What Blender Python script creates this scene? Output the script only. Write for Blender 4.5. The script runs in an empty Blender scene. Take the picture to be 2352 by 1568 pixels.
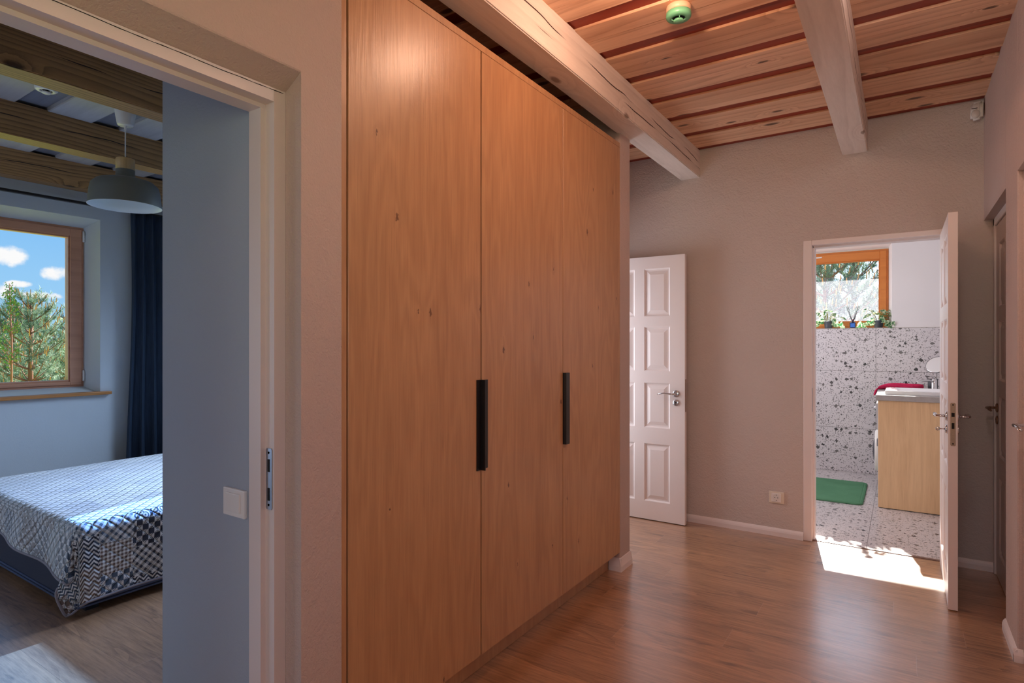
import bpy, bmesh, math, random
from mathutils import Vector, Matrix, noise as mnoise
R = math.radians
random.seed(7)
S = bpy.context.scene
COL = S.collection

# ------------------------------------------------------------------ camera, exposure
cam = bpy.data.objects.new('camera', bpy.data.cameras.new('camera'))
COL.objects.link(cam)
cam.location = (0, 0, 1.34)
cam.rotation_euler = (R(90), 0, R(33.5))
cam.data.sensor_width = 36
cam.data.lens = 1350 / 2352 * 36
cam.data.shift_y = 6 / 2352
cam.data.clip_start = 0.02
cam.data.clip_end = 500
S.camera = cam
S.view_settings.view_transform = 'Standard'
S.view_settings.look = 'None'
S.view_settings.gamma = 1
S.view_settings.use_curve_mapping = False
S.view_settings.exposure = 0.0
cy = S.cycles
cy.use_denoising = True
cy.max_bounces = 8
cy.diffuse_bounces = 5
cy.glossy_bounces = 4
cy.transmission_bounces = 6
cy.transparent_max_bounces = 12
cy.sample_clamp_indirect = 6
cy.caustics_reflective = False
cy.caustics_refractive = False


def lin(r, g, b, a=1.0):
    f = lambda c: (c / 255 / 12.92) if c / 255 <= 0.04045 else ((c / 255 + 0.055) / 1.055) ** 2.4
    return (f(r), f(g), f(b), a)


# ------------------------------------------------------------------ node helper
class NT:
    def __init__(s, tree):
        s.t = tree
        s.t.nodes.clear()

    def n(s, typ, ins=None, out=0, **props):
        nd = s.t.nodes.new(typ)
        for k, v in props.items():
            setattr(nd, k, v)
        for k, v in (ins or {}).items():
            sock = nd.inputs[k]
            if isinstance(v, bpy.types.NodeSocket):
                s.t.links.new(v, sock)
            else:
                sock.default_value = v
        if out is None:
            return nd
        return nd.outputs[out]

    def m(s, op, a, b=0.0, c=0.0, clamp=False):
        nd = s.t.nodes.new('ShaderNodeMath')
        nd.operation = op
        nd.use_clamp = clamp
        for i, v in enumerate((a, b, c)):
            if isinstance(v, bpy.types.NodeSocket):
                s.t.links.new(v, nd.inputs[i])
            else:
                nd.inputs[i].default_value = v
        return nd.outputs[0]

    def vm(s, op, a, b=(0, 0, 0), out=0):
        nd = s.t.nodes.new('ShaderNodeVectorMath')
        nd.operation = op
        for i, v in enumerate((a, b)):
            if isinstance(v, bpy.types.NodeSocket):
                s.t.links.new(v, nd.inputs[i])
            else:
                nd.inputs[i].default_value = v
        return nd.outputs[out]

    def scl(s, a, k):
        nd = s.t.nodes.new('ShaderNodeVectorMath')
        nd.operation = 'SCALE'
        s.t.links.new(a, nd.inputs[0])
        nd.inputs[3].default_value = k
        return nd.outputs[0]

    def mix(s, f, a, b, blend='MIX'):
        nd = s.t.nodes.new('ShaderNodeMix')
        nd.data_type = 'RGBA'
        nd.blend_type = blend
        nd.clamp_factor = True
        for k, v in ((0, f), (6, a), (7, b)):
            if isinstance(v, bpy.types.NodeSocket):
                s.t.links.new(v, nd.inputs[k])
            else:
                nd.inputs[k].default_value = v
        return nd.outputs[2]

    def smooth(s, v, a, b):
        return s.n('ShaderNodeMapRange', {'Value': v, 'From Min': a, 'From Max': b}, interpolation_type='SMOOTHSTEP')

    def noise(s, vec, scale, detail=2, rough=.5, dist=0.0, out=0):
        return s.n('ShaderNodeTexNoise', {'Vector': vec, 'Scale': scale, 'Detail': detail, 'Roughness': rough, 'Distortion': dist}, out=out)

    def sep(s, vec):
        nd = s.n('ShaderNodeSeparateXYZ', {0: vec}, out=None)
        return nd.outputs[0], nd.outputs[1], nd.outputs[2]

    def comb(s, x=0.0, y=0.0, z=0.0):
        return s.n('ShaderNodeCombineXYZ', {0: x, 1: y, 2: z})

    def line(s, c, off, period, w):
        """1 on thin joint lines at off + k*period along coordinate c"""
        f = s.m('FRACT', s.m('DIVIDE', s.m('SUBTRACT', c, off - period / 2), period))
        d = s.m('ABSOLUTE', s.m('SUBTRACT', f, .5))
        return s.m('LESS_THAN', d, w / period / 2)


def mat(name):
    m = bpy.data.materials.new(name)
    m.use_nodes = True
    return m, NT(m.node_tree)


def finish(t, color, rough=.5, bump=None, bstr=.2, bdist=.01, metallic=0.0, spec=.5, **extra):
    ins = {'Base Color': color, 'Roughness': rough, 'Metallic': metallic, 'Specular IOR Level': spec}
    ins.update(extra)
    if bump is not None:
        ins['Normal'] = t.n('ShaderNodeBump', {'Height': bump, 'Strength': bstr, 'Distance': bdist})
    p = t.n('ShaderNodeBsdfPrincipled', ins)
    t.n('ShaderNodeOutputMaterial', {0: p}, out=None)
    return p


def flat(name, c, rough=.5, metallic=0.0, spec=.5, vary=.04, vscale=6):
    m, t = mat(name)
    co = t.n('ShaderNodeTexCoord', out=3)
    nz = t.noise(co, vscale, 3)
    col = t.mix(nz, tuple(x * (1 - vary) for x in c[:3]) + (1,), tuple(min(1, x * (1 + vary)) for x in c[:3]) + (1,))
    finish(t, col, rough, None, metallic=metallic, spec=spec)
    return m


def plaster(name, c, bstr=.35, bdist=.004, scale=1.0, vary=.05):
    m, t = mat(name)
    co = t.n('ShaderNodeTexCoord', out=3)
    a = t.noise(co, 150 * scale, 3, .6)
    b = t.noise(co, 22 * scale, 4, .65, .6)
    h = t.m('ADD', t.m('MULTIPLY', a, .5), t.m('MULTIPLY', b, .9))
    tone = t.noise(co, 1.7, 3)
    col = t.mix(tone, tuple(x * (1 - vary) for x in c[:3]) + (1,), tuple(min(1, x * (1 + vary)) for x in c[:3]) + (1,))
    finish(t, col, .85, h, bstr, bdist, spec=.25)
    return m


def axis_scale(axis, g, o=1.0):
    v = [o, o, o]
    v[axis] = g
    return tuple(v)


def wood(name, axis, dark, light, knot, rough=.5, ring=14, ringdist=5, grain=.06, kscale=3.0, kn=.78, contrast=1.0,
         bstr=.15, crack=None, plankrand=None, fine=90, spec=.5, kr=.085, soft=False):
    """procedural wood running along `axis`; crack=(coord axis, position, amplitude)"""
    m, t = mat(name)
    co0 = t.n('ShaderNodeTexCoord', out=3)
    rnd = t.n('ShaderNodeObjectInfo', out=5)
    co = t.vm('ADD', co0, t.comb(t.m('MULTIPLY', rnd, 7.3), t.m('MULTIPLY', rnd, 3.1), t.m('MULTIPLY', rnd, 5.7)))
    tone = None
    if plankrand:
        pa, per, off = plankrand
        x = t.sep(co0)[pa]
        idx = t.m('FLOOR', t.m('DIVIDE', t.m('SUBTRACT', x, off), per))
        wn = t.n('ShaderNodeTexWhiteNoise', {'W': idx}, out=None, noise_dimensions='1D')
        tone = wn.outputs[0]
        co = t.vm('ADD', co, t.scl(wn.outputs[1], 9.0))
    st = t.vm('MULTIPLY', co, axis_scale(axis, grain))
    xs = t.sep(co)
    ac = [a for a in (0, 1, 2) if a != axis]
    across = t.m('ADD', t.m('MULTIPLY', xs[ac[0]], 1.0), t.m('MULTIPLY', xs[ac[1]], .83))
    # knots : cells in the plane of the board, stretched along the grain
    kc = t.comb(t.m('MULTIPLY', xs[axis], .42), across, 0.0)
    vor = t.n('ShaderNodeTexVoronoi', {'Vector': kc, 'Scale': kscale, 'Randomness': 1.0}, out=None, voronoi_dimensions='2D')
    kd, kcol = vor.outputs[0], vor.outputs[1]
    kr_, kg_, kb_ = t.sep(kcol)
    pick = t.m('GREATER_THAN', kr_, kn)
    kd = t.m('ADD', kd, t.m('MULTIPLY', t.m('SUBTRACT', t.noise(co, 130 if soft else 90, 3), .5), .10 if soft else .02))
    kd = t.m('MULTIPLY', kd, t.m('ADD', .8, t.m('MULTIPLY', kg_, 1.4)))
    near = t.m('MULTIPLY', pick, t.m('POWER', t.m('SUBTRACT', 1.0, t.smooth(kd, 0.0, .42)), 2.0))
    warp = t.noise(st, 2.2, 2, .5)
    ph = t.m('ADD', t.m('MULTIPLY', warp, ringdist), t.m('MULTIPLY', near, 3.2 if ring > 8 else 1.6))
    rg = t.m('FRACT', t.m('ADD', t.m('MULTIPLY', across, ring), ph))
    if soft:
        # flowing grain: contour lines of a stretched noise field, fading in and out across the board
        cw = t.noise(t.vm('MULTIPLY', co, axis_scale(axis, .16)), 3.2, 3, .55)
        cl_ = t.m('MULTIPLY', t.m('ADD', t.m('SINE', t.m('MULTIPLY', t.m('ADD', t.m('MULTIPLY', cw, ringdist), t.m('MULTIPLY', near, .6)), 6.2832)), 1.0), .5)
        md = t.noise(t.vm('MULTIPLY', co, axis_scale(axis, .1)), 13, 4, .6)
        rg = t.m('ADD', t.m('MULTIPLY', cl_, .45), t.m('MULTIPLY', md, .9))
    else:
        rg = t.m('MULTIPLY', t.m('POWER', rg, 2.2), t.smooth(rg, 1.0, .9))
    fb = t.noise(st, fine, 3, .65)
    wide = t.noise(st, 3.5, 2, .5)
    v = t.m('ADD', t.m('MULTIPLY', rg, .42 * contrast), t.m('ADD', t.m('MULTIPLY', fb, .5), t.m('MULTIPLY', wide, .35)))
    v = t.m('SUBTRACT', v, .22)
    col = t.mix(t.m('SUBTRACT', 1.0, v, clamp=True), dark, light)
    kmask = t.m('MULTIPLY', pick, t.m('SUBTRACT', 1.0, t.smooth(kd, kr * .45, kr)))
    col = t.mix(t.m('MULTIPLY', kmask, .85), col, knot)
    if soft:
        pore = t.noise(t.vm('MULTIPLY', co, axis_scale(axis, .025)), 230, 2, .6)
        col = t.mix(t.m('MULTIPLY', t.smooth(pore, .58, .70), .30), col, dark)
    if tone is not None:
        col = t.mix(t.m('ADD', .0, t.m('MULTIPLY', tone, .55)), col, t.mix(1.0, col, (.62, .52, .45, 1), 'MULTIPLY'))
    if crack:
        for (ca, pos, amp, seed) in crack:
            g = t.comb(**{'xyz'[axis]: xs[axis]})
            wob = t.noise(t.vm('ADD', t.vm('MULTIPLY', co0, axis_scale(axis, 1.0, .0)), (seed, seed, seed)), 1.3, 3, .55)
            d = t.m('ABSOLUTE', t.m('SUBTRACT', t.sep(co0)[ca], t.m('ADD', pos, t.m('MULTIPLY', t.m('SUBTRACT', wob, .5), amp))))
            wd = t.noise(t.vm('ADD', t.vm('MULTIPLY', co0, axis_scale(axis, 1.0, .0)), (seed + 5, 0, 0)), 2.6, 1)
            th = t.m('MULTIPLY', t.smooth(wd, .42, .62), .0032)
            col = t.mix(t.m('LESS_THAN', d, th), col, (.03, .012, .008, 1))
    finish(t, col, rough, t.m('ADD', fb, t.m('MULTIPLY', rg, .4)), bstr, .002, spec=spec)
    return m


# ------------------------------------------------------------------ world : sky with small clouds
W = bpy.data.worlds.new('world')
S.world = W
W.use_nodes = True
t = NT(W.node_tree)
dirv = t.n('ShaderNodeTexCoord', out=0)
dx, dy, dz = t.sep(dirv)
el = t.m('ARCSINE', dz)
az = t.m('ARCTAN2', dy, dx)
skyc = t.mix(t.smooth(el, 0.0, .35), lin(160, 212, 250), lin(84, 172, 248))
skyc = t.mix(t.smooth(el, .3, 1.2), skyc, lin(60, 130, 225))
pl = t.comb(t.m('DIVIDE', dx, t.m('ADD', dz, .18)), t.m('DIVIDE', dy, t.m('ADD', dz, .18)), 0.0)
cl = t.noise(pl, 1.6, 6, .6)
cloud = t.m('MULTIPLY', t.smooth(cl, .56, .70), t.smooth(el, .26, .5))
wob = t.noise(dirv, 45, 5, .62)
fb = None
for (ca, ce, wa, we) in ((2.8628, 0.1133, 0.0200, 0.0133), (2.8156, 0.0945, 0.0178, 0.0093), (2.8541, 0.0781, 0.0150, 0.0045), (2.8338, 0.0645, 0.0238, 0.0052), (2.8679, 0.0661, 0.0085, 0.0100), (2.93, .16, .03, .012), (2.70, .15, .03, .012), (1.72, .19, .10, .05), (1.40, .16, .12, .04)):
    d = t.m('ADD', t.m('POWER', t.m('DIVIDE', t.m('SUBTRACT', az, ca), wa), 2), t.m('POWER', t.m('DIVIDE', t.m('SUBTRACT', el, ce), we), 2))
    b = t.smooth(t.m('ADD', d, t.m('MULTIPLY', t.m('SUBTRACT', wob, .5), 3.0)), 1.3, .15)
    fb = b if fb is None else t.m('MAXIMUM', fb, b)
cloud = t.m('MAXIMUM', cloud, fb)
skyc = t.mix(cloud, skyc, (1.0, 1.0, 1.0, 1))
skyc = t.mix(t.smooth(el, 0.0, -.05), skyc, lin(120, 140, 90))
# the sky is much brighter around the sun
sd3 = Vector((-.18, 1, .605)).normalized()
glow = t.smooth(t.vm('DOT_PRODUCT', dirv, tuple(sd3), out=1), .62, 1.0)
bg = t.n('ShaderNodeBackground', {0: t.mix(t.m('MULTIPLY', glow, .6), skyc, (.86, .90, 1.0, 1)), 1: t.m('ADD', 1.0, t.m('MULTIPLY', glow, 3.2))})
t.n('ShaderNodeOutputWorld', {0: bg}, out=None)

# ------------------------------------------------------------------ sun and lamps
SUN_DIR = Vector((.18, -1, -.605)).normalized()
sun = bpy.data.objects.new('sun', bpy.data.lights.new('sun', 'SUN'))
COL.objects.link(sun)
sun.data.energy = 22
sun.data.angle = R(.53)
sun.data.color = (1, .93, .84)
sun.rotation_euler = SUN_DIR.to_track_quat('-Z', 'Y').to_euler()
sun.location = (0, 12, 9)


def area(name, loc, target, sx, sy, power, color):
    l = bpy.data.lights.new(name, 'AREA')
    l.shape = 'RECTANGLE'
    l.size, l.size_y = sx, sy
    l.energy = power
    l.color = color
    o = bpy.data.objects.new(name, l)
    COL.objects.link(o)
    o.location = loc
    o.rotation_euler = (Vector(target) - Vector(loc)).to_track_quat('-Z', 'Y').to_euler()
    return o


# lamps added as daylight fill out of view, plus light from the passage room
area('fill_hall', (-.1, -3.9, 1.5), (-.1, 4, 1.5), 1.6, 1.9, 17, (1.0, .90, .90))  # added fill from behind the viewer
area('fill_hall_side', (.385, -.6, 1.55), (-1.4, -.1, 1.4), 1.4, 1.2, 8, (1.0, .90, .88))  # added fill from the right, in front of the made-up hall window
area('fill_bedroom', (-4.6, -1.45, 1.3), (-4.4, 3, 1.0), 1.0, 1.9, 17, (.54, .72, 1.0))  # added bluish fill for the bedroom
area('fill_bed_head', (-3.75, 3.46, 2.0), (-4.2, 1.7, .3), 1.5, .8, 44, (.52, .71, 1.0)).data.spread = R(95)  # added fill to brighten the bed top
area('daylight_passage', (-2.42, 3.9, 1.2), (0, 3.9, 1.2), .7, 1.5, 15, (.88, .92, 1.0))
area('fill_bathroom', (-1.75, 6.0, 1.8), (.5, 5.8, 1.1), 1.2, 1.0, 24, (.92, .94, 1.0))  # added fill, the bathroom wall has no window here


# ------------------------------------------------------------------ mesh helper
class MB:
    def __init__(s):
        s.bm = bmesh.new()

    def _merge(s, b):
        me = bpy.data.meshes.new('tmp')
        b.to_mesh(me)
        b.free()
        s.bm.from_mesh(me)
        bpy.data.meshes.remove(me)
        return s

    def box(s, x0, x1, y0, y1, z0, z1, bev=0.0, seg=2, mi=0):
        b = bmesh.new()
        bmesh.ops.create_cube(b, size=1)
        for v in b.verts:
            v.co = Vector(((x0 + x1) / 2 + v.co.x * (x1 - x0), (y0 + y1) / 2 + v.co.y * (y1 - y0), (z0 + z1) / 2 + v.co.z * (z1 - z0)))
        if bev > 0:
            bmesh.ops.bevel(b, geom=b.edges[:], offset=bev, segments=seg, affect='EDGES', profile=.5)
        for f in b.faces:
            f.material_index = mi
        return s._merge(b)

    def poly(s, pts, faces, mi=0):
        vs = [s.bm.verts.new(p) for p in pts]
        for f in faces:
            try:
                fc = s.bm.faces.new([vs[i] for i in f])
                fc.material_index = mi
            except ValueError:
                pass
        return s

    def prism(s, pts2, f, d0, d1, bev=0.0):
        """extrude polygon pts2 [(a,b)] from d0 to d1; f(a,b,d)->xyz"""
        b = bmesh.new()
        lo = [b.verts.new(f(a, c, d0)) for a, c in pts2]
        hi = [b.verts.new(f(a, c, d1)) for a, c in pts2]
        n = len(pts2)
        b.faces.new(lo[::-1])
        b.faces.new(hi)
        for i in range(n):
            b.faces.new((lo[i], lo[(i + 1) % n], hi[(i + 1) % n], hi[i]))
        bmesh.ops.recalc_face_normals(b, faces=b.faces[:])
        if bev:
            bmesh.ops.bevel(b, geom=b.edges[:], offset=bev, segments=2, affect='EDGES', profile=.5)
        return s._merge(b)

    def lathe(s, prof, origin=(0, 0, 0), axis=(0, 0, 1), seg=32, cap=True, mi=0):
        q = Vector((0, 0, 1)).rotation_difference(Vector(axis).normalized())
        O = Vector(origin)
        b = bmesh.new()
        rings = []
        for r, h in prof:
            if r < 1e-6:
                rings.append([b.verts.new(O + q @ Vector((0, 0, h)))])
            else:
                rings.append([b.verts.new(O + q @ Vector((r * math.cos(2 * math.pi * i / seg), r * math.sin(2 * math.pi * i / seg), h))) for i in range(seg)])
        for A, B in zip(rings, rings[1:]):
            for i in range(seg):
                j = (i + 1) % seg
                if len(A) == 1 and len(B) == 1:
                    continue
                if len(A) == 1:
                    b.faces.new((A[0], B[i], B[j]))
                elif len(B) == 1:
                    b.faces.new((A[i], A[j], B[0]))
                else:
                    b.faces.new((A[i], A[j], B[j], B[i]))
        if cap:
            if len(rings[0]) > 1:
                b.faces.new(rings[0][::-1])
            if len(rings[-1]) > 1:
                b.faces.new(rings[-1])
        bmesh.ops.recalc_face_normals(b, faces=b.faces[:])
        for f in b.faces:
            f.material_index = mi
            f.smooth = True
        return s._merge(b)

    def tube(s, pts, rad, seg=12, flat_=1.0, cap=True, mi=0):
        pts = [Vector(p) for p in pts]
        n = len(pts)
        rr = rad if isinstance(rad, (list, tuple)) else [rad] * n
        b = bmesh.new()
        up = None
        rings = []
        for i, p in enumerate(pts):
            d = (pts[min(i + 1, n - 1)] - pts[max(i - 1, 0)]).normalized()
            if up is None:
                up = Vector((0, 0, 1)) if abs(d.z) < .9 else Vector((1, 0, 0))
            a = d.cross(up)
            a.normalize()
            c = a.cross(d).normalized()
            up = c
            rings.append([b.verts.new(p + a * rr[i] * math.cos(2 * math.pi * k / seg) + c * rr[i] * flat_ * math.sin(2 * math.pi * k / seg)) for k in range(seg)])
        for A, B in zip(rings, rings[1:]):
            for k in range(seg):
                j = (k + 1) % seg
                b.faces.new((A[k], A[j], B[j], B[k]))
        if cap:
            b.faces.new(rings[0][::-1])
            b.faces.new(rings[-1])
        bmesh.ops.recalc_face_normals(b, faces=b.faces[:])
        for f in b.faces:
            f.smooth = True
            f.material_index = mi
        return s._merge(b)

    def build(s, name, mats, parent=None, smooth=None, uv=None):
        me = bpy.data.meshes.new(name)
        off = Vector((0, 0, 0))
        p = parent
        while p is not None:
            off += Vector(p.location)
            p = p.parent
        if off.length > 0:
            for v in s.bm.verts:
                v.co -= off
        s.bm.to_mesh(me)
        s.bm.free()
        for m_ in (mats if isinstance(mats, (list, tuple)) else [mats]):
            me.materials.append(m_)
        if smooth is not None:
            for p_ in me.polygons:
                p_.use_smooth = smooth
        o = bpy.data.objects.new(name, me)
        COL.objects.link(o)
        if parent is not None:
            o.parent = parent
        return o


def tag(o, label, cat, group=None, kind=None):
    if label:
        o['label'] = label
    if cat:
        o['category'] = cat
    if group:
        o['group'] = group
    if kind:
        o['kind'] = kind
    return o


def thing(name, loc, label, cat, group=None, kind=None):
    o = bpy.data.objects.new(name, None)
    COL.objects.link(o)
    o.location = loc
    o.empty_display_size = .1
    return tag(o, label, cat, group, kind)


def struct(name, mb, m_, label, cat, parent=None, smooth=None):
    o = mb.build(name, m_, parent, smooth)
    if parent is None:
        tag(o, label, cat, kind='structure')
    return o


def copy_tree(o, parent=None):
    c = o.copy()
    COL.objects.link(c)
    c.parent = parent
    for ch in list(o.children):
        copy_tree(ch, c)
    return c


# ------------------------------------------------------------------ materials
M = {}
M['plaster'] = plaster('plaster_hall', lin(198, 178, 170), .8, .006)
M['plaster_far'] = plaster('plaster_far', lin(208, 196, 190), .8, .010, .55)
M['plaster_bed'] = plaster('plaster_bedroom', lin(200, 206, 210), .3, .003)
M['plaster_bath'] = plaster('plaster_bathroom', lin(240, 234, 234), .12, .002)
M['white'] = flat('white_paint', lin(238, 228, 226), .38, vary=.02)
M['white_frame'] = flat('white_frame_paint', lin(226, 212, 208), .42, vary=.03)
M['chrome'] = flat('chrome', lin(205, 203, 205), .12, 1.0, vary=.02)
M['steel'] = flat('brushed_steel', lin(170, 175, 185), .35, 1.0, vary=.08, vscale=60)
M['brown_steel'] = flat('aged_steel', lin(160, 130, 110), .4, 1.0, vary=.2, vscale=90)
M['black'] = flat('black_metal', lin(26, 22, 24), .35, 0.0, vary=.02)
M['dark'] = flat('dark_slot', lin(14, 10, 9), .8, vary=.02)
M['plastic'] = flat('white_plastic', lin(236, 232, 228), .3, vary=.01)
M['oak'] = wood('oak_laminate', 2, lin(150, 105, 72), lin(212, 165, 120), lin(98, 60, 40), rough=.34, ring=17, ringdist=13, grain=.045,
                kscale=7.5, kn=.66, contrast=.8, bstr=.25, fine=95, kr=.055, spec=.6, soft=True)
M['oak_bath'] = wood('oak_bath', 2, lin(200, 156, 110), lin(246, 212, 166), lin(150, 104, 64), rough=.45, ring=12, ringdist=9, grain=.05, soft=True,
                     kscale=7, kn=.75, contrast=.7, bstr=.12, fine=100, kr=.05)
M['pine_ceiling'] = wood('pine_ceiling', 0, lin(176, 112, 80), lin(255, 214, 178), lin(58, 30, 20), rough=.45, ring=9, ringdist=9, grain=.09,
                         kscale=3.6, kn=.35, contrast=.95, bstr=.12, fine=60, plankrand=(1, .169, 2.41), kr=.10)
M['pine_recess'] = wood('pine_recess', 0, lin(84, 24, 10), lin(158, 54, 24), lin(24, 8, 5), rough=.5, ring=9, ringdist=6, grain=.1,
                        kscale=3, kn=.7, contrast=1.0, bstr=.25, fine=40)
M['beam_white'] = wood('beam_whitewash', 1, lin(190, 176, 166), lin(242, 232, 224), lin(140, 118, 104), rough=.6, ring=12, ringdist=5, grain=.1,
                       kscale=2.6, kn=.45, contrast=.55, bstr=.2, fine=60, kr=.07,
                       crack=[(2, 2.70, .10, 3.0), (2, 2.655, .05, 11.0)])
M['beam_dark'] = wood('beam_brown', 1, lin(74, 46, 28), lin(196, 150, 96), lin(48, 28, 18), rough=.55, ring=46, ringdist=15, grain=.13,
                      kscale=2.6, kn=.35, contrast=1.35, bstr=.35, fine=50, kr=.1, crack=[(2, 2.70, .09, 7.0)])
M['pine_window'] = wood('pine_window', 1, lin(168, 112, 84), lin(216, 158, 126), lin(120, 74, 50), rough=.35, ring=12, ringdist=3, grain=.05,
                        kscale=2, kn=.97, contrast=.6, bstr=.06, fine=60)
M['pine_window_b'] = wood('pine_window_bath', 0, lin(186, 98, 40), lin(226, 140, 66), lin(140, 70, 30), rough=.35, ring=10, ringdist=3, grain=.05,
                          kscale=2, kn=.97, contrast=.5, bstr=.06, fine=60)
M['pine_sill'] = wood('pine_sill', 1, lin(150, 88, 36), lin(206, 140, 74), lin(70, 34, 20), rough=.4, ring=20, ringdist=4, grain=.08,
                      kscale=3.6, kn=.5, contrast=.9, bstr=.1, fine=60)
M['board_grey'] = wood('ceiling_boards_grey', 0, lin(150, 148, 150), lin(205, 203, 205), lin(120, 112, 110), rough=.6, ring=7, ringdist=4, grain=.1,
                       kscale=2.4, kn=.7, contrast=.5, bstr=.12, fine=50, plankrand=(1, .34, .1))

M['board_shadow'] = wood('ceiling_boards_shaded', 0, lin(92, 94, 104), lin(142, 144, 156), lin(80, 76, 80), rough=.6, ring=7, ringdist=4, grain=.1,
                         kscale=2.4, kn=.7, contrast=.8, bstr=.12, fine=50)  # darker copy of the grey boards: recess shade put into the colour
# laminate floor, planks along x
m, t = mat('laminate_floor')
co = t.n('ShaderNodeTexCoord', out=3)
x, y, z = t.sep(co)
PW, PL = .192, 1.38
row = t.m('FLOOR', t.m('DIVIDE', y, PW))
wr = t.n('ShaderNodeTexWhiteNoise', {'W': row}, noise_dimensions='1D')
xx = t.m('ADD', x, t.m('MULTIPLY', wr, PL))
pi_ = t.m('FLOOR', t.m('DIVIDE', xx, PL))
wn = t.n('ShaderNodeTexWhiteNoise', {'Vector': t.comb(row, pi_, 0.0)}, out=None, noise_dimensions='3D')
co2 = t.vm('ADD', co, t.vm('MULTIPLY', wn.outputs[1], (11, 5, 0)))
st = t.vm('MULTIPLY', co2, (.075, 1, 1))
warp = t.noise(st, 5, 3, .6)
fine = t.noise(st, 75, 4, .7)
x2, y2, z2 = t.sep(co2)
cf = t.noise(t.vm('MULTIPLY', co2, (.16, 1, 1)), 3.6, 3, .5)
rg = t.m('FRACT', t.m('MULTIPLY', cf, 16))
rg = t.m('MULTIPLY', t.m('POWER', rg, 2.2), t.smooth(t.noise(t.vm('MULTIPLY', co2, (.3, 1, 1)), 5, 2), .42, .62))
v = t.m('ADD', t.m('MULTIPLY', rg, .34), t.m('ADD', t.m('MULTIPLY', fine, 1.3), t.m('MULTIPLY', warp, .9)))
v = t.m('SUBTRACT', v, .78, clamp=True)
col = t.mix(v, lin(212, 160, 116), lin(66, 37, 23))
blot = t.smooth(t.noise(t.vm('MULTIPLY', co2, (.22, 1, 1)), 9, 5, .65), .56, .72)
col = t.mix(t.m('MULTIPLY', blot, .75), col, lin(66, 38, 26))
col = t.mix(t.m('MULTIPLY', wn.outputs[0], .28), col, lin(150, 112, 92))
seam = t.line(y, 0.0, PW, .0016)
seam2 = t.line(xx, 0.0, PL, .0022)
col = t.mix(t.m('MULTIPLY', seam, .45), col, lin(70, 46, 36))
col = t.mix(t.m('MULTIPLY', seam2, .35), col, lin(205, 180, 160))
rough = t.m('ADD', .24, t.m('MULTIPLY', fine, .26))
finish(t, col, rough, t.m('SUBTRACT', t.m('MULTIPLY', fine, .6), seam), .35, .0015, spec=.6, **{'Coat Weight': 1.0, 'Coat Roughness': .25, 'Coat IOR': 2.2})
M['floor'] = m


def terrazzo(name, vx, jx, jz, wx, wz, axis_b, base, rough=.25):
    m, t = mat(name)
    co = t.n('ShaderNodeTexCoord', out=3)
    nz = t.n('ShaderNodeTexNoise', {'Vector': co, 'Scale': 70, 'Detail': 2}, out=1)
    cod = t.vm('ADD', co, t.scl(t.vm('SUBTRACT', nz, (.5, .5, .5)), .020))
    col = t.mix(t.noise(co, 30, 3), tuple(c * .93 for c in base[:3]) + (1,), base)
    for sc, th, r0, cols in ((90, .55, .46, (lin(150, 142, 142), lin(100, 96, 98))),
                             (42, .66, .56, (lin(146, 138, 136), lin(58, 56, 62))),
                             (23, .74, .52, (lin(120, 114, 112), lin(34, 32, 38)))):
        vo = t.n('ShaderNodeTexVoronoi', {'Vector': t.vm('ADD', cod, (sc, sc * .7, 0)), 'Scale': sc}, out=None, distance='MANHATTAN' if sc < 50 else 'EUCLIDEAN')
        r, g, b = t.sep(vo.outputs[1])
        rad = t.m('MULTIPLY', t.m('ADD', .55, t.m('MULTIPLY', g, .55)), r0)
        chip = t.m('MULTIPLY', t.m('GREATER_THAN', r, th), t.m('LESS_THAN', vo.outputs[0], rad))
        cc = t.mix(t.m('POWER', b, .8), cols[1], cols[0])
        col = t.mix(chip, col, cc)
    xyz = t.sep(co)
    j = t.m('MAXIMUM', t.line(xyz[0], jx, wx, .004), t.line(xyz[axis_b], jz, wz, .004))
    col = t.mix(j, col, lin(128, 120, 118))
    finish(t, col, rough, t.m('SUBTRACT', 1.0, j), .3, .002)
    return m


M['terrazzo_wall'] = terrazzo('terrazzo_wall', 0, -.215, .46, 1.2, .6, 2, lin(226, 218, 220))
M['terrazzo_floor'] = terrazzo('terrazzo_floor', 0, -.19, 7.05, 1.2, 1.2 * 2.2, 1, lin(212, 203, 203), .3)


def glass(name, refl=.08, tint=(1, 1, 1, 1)):
    m, t = mat(name)
    fr = t.n('ShaderNodeFresnel', {0: 1.45})
    tr = t.n('ShaderNodeBsdfTransparent', {0: tint})
    gl = t.n('ShaderNodeBsdfGlossy', {0: (1, 1, 1, 1), 'Roughness': .02})
    mx = t.n('ShaderNodeMixShader', {0: t.m('MULTIPLY', fr, .6), 1: tr, 2: gl})
    t.n('ShaderNodeOutputMaterial', {0: mx}, out=None)
    return m


M['glass'] = glass('window_glass')
M['tint_glass'] = glass('tinted_glass', tint=(.36, .60, 1, 1))  # blue tint added to colour the bedroom sun patch
m, t = mat('frosted_film')
co = t.n('ShaderNodeTexCoord', out=3)
nz = t.noise(co, 150, 4, .7)
tr = t.n('ShaderNodeBsdfTransparent', {0: (1, 1, 1, 1)})
tl = t.n('ShaderNodeBsdfTranslucent', {0: (.80, .84, 1, 1)})
mx = t.n('ShaderNodeMixShader', {0: t.m('ADD', .045, t.m('MULTIPLY', t.smooth(nz, .36, .66), .045)), 1: tr, 2: tl})
t.n('ShaderNodeOutputMaterial', {0: mx}, out=None)
M['film'] = m

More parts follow.
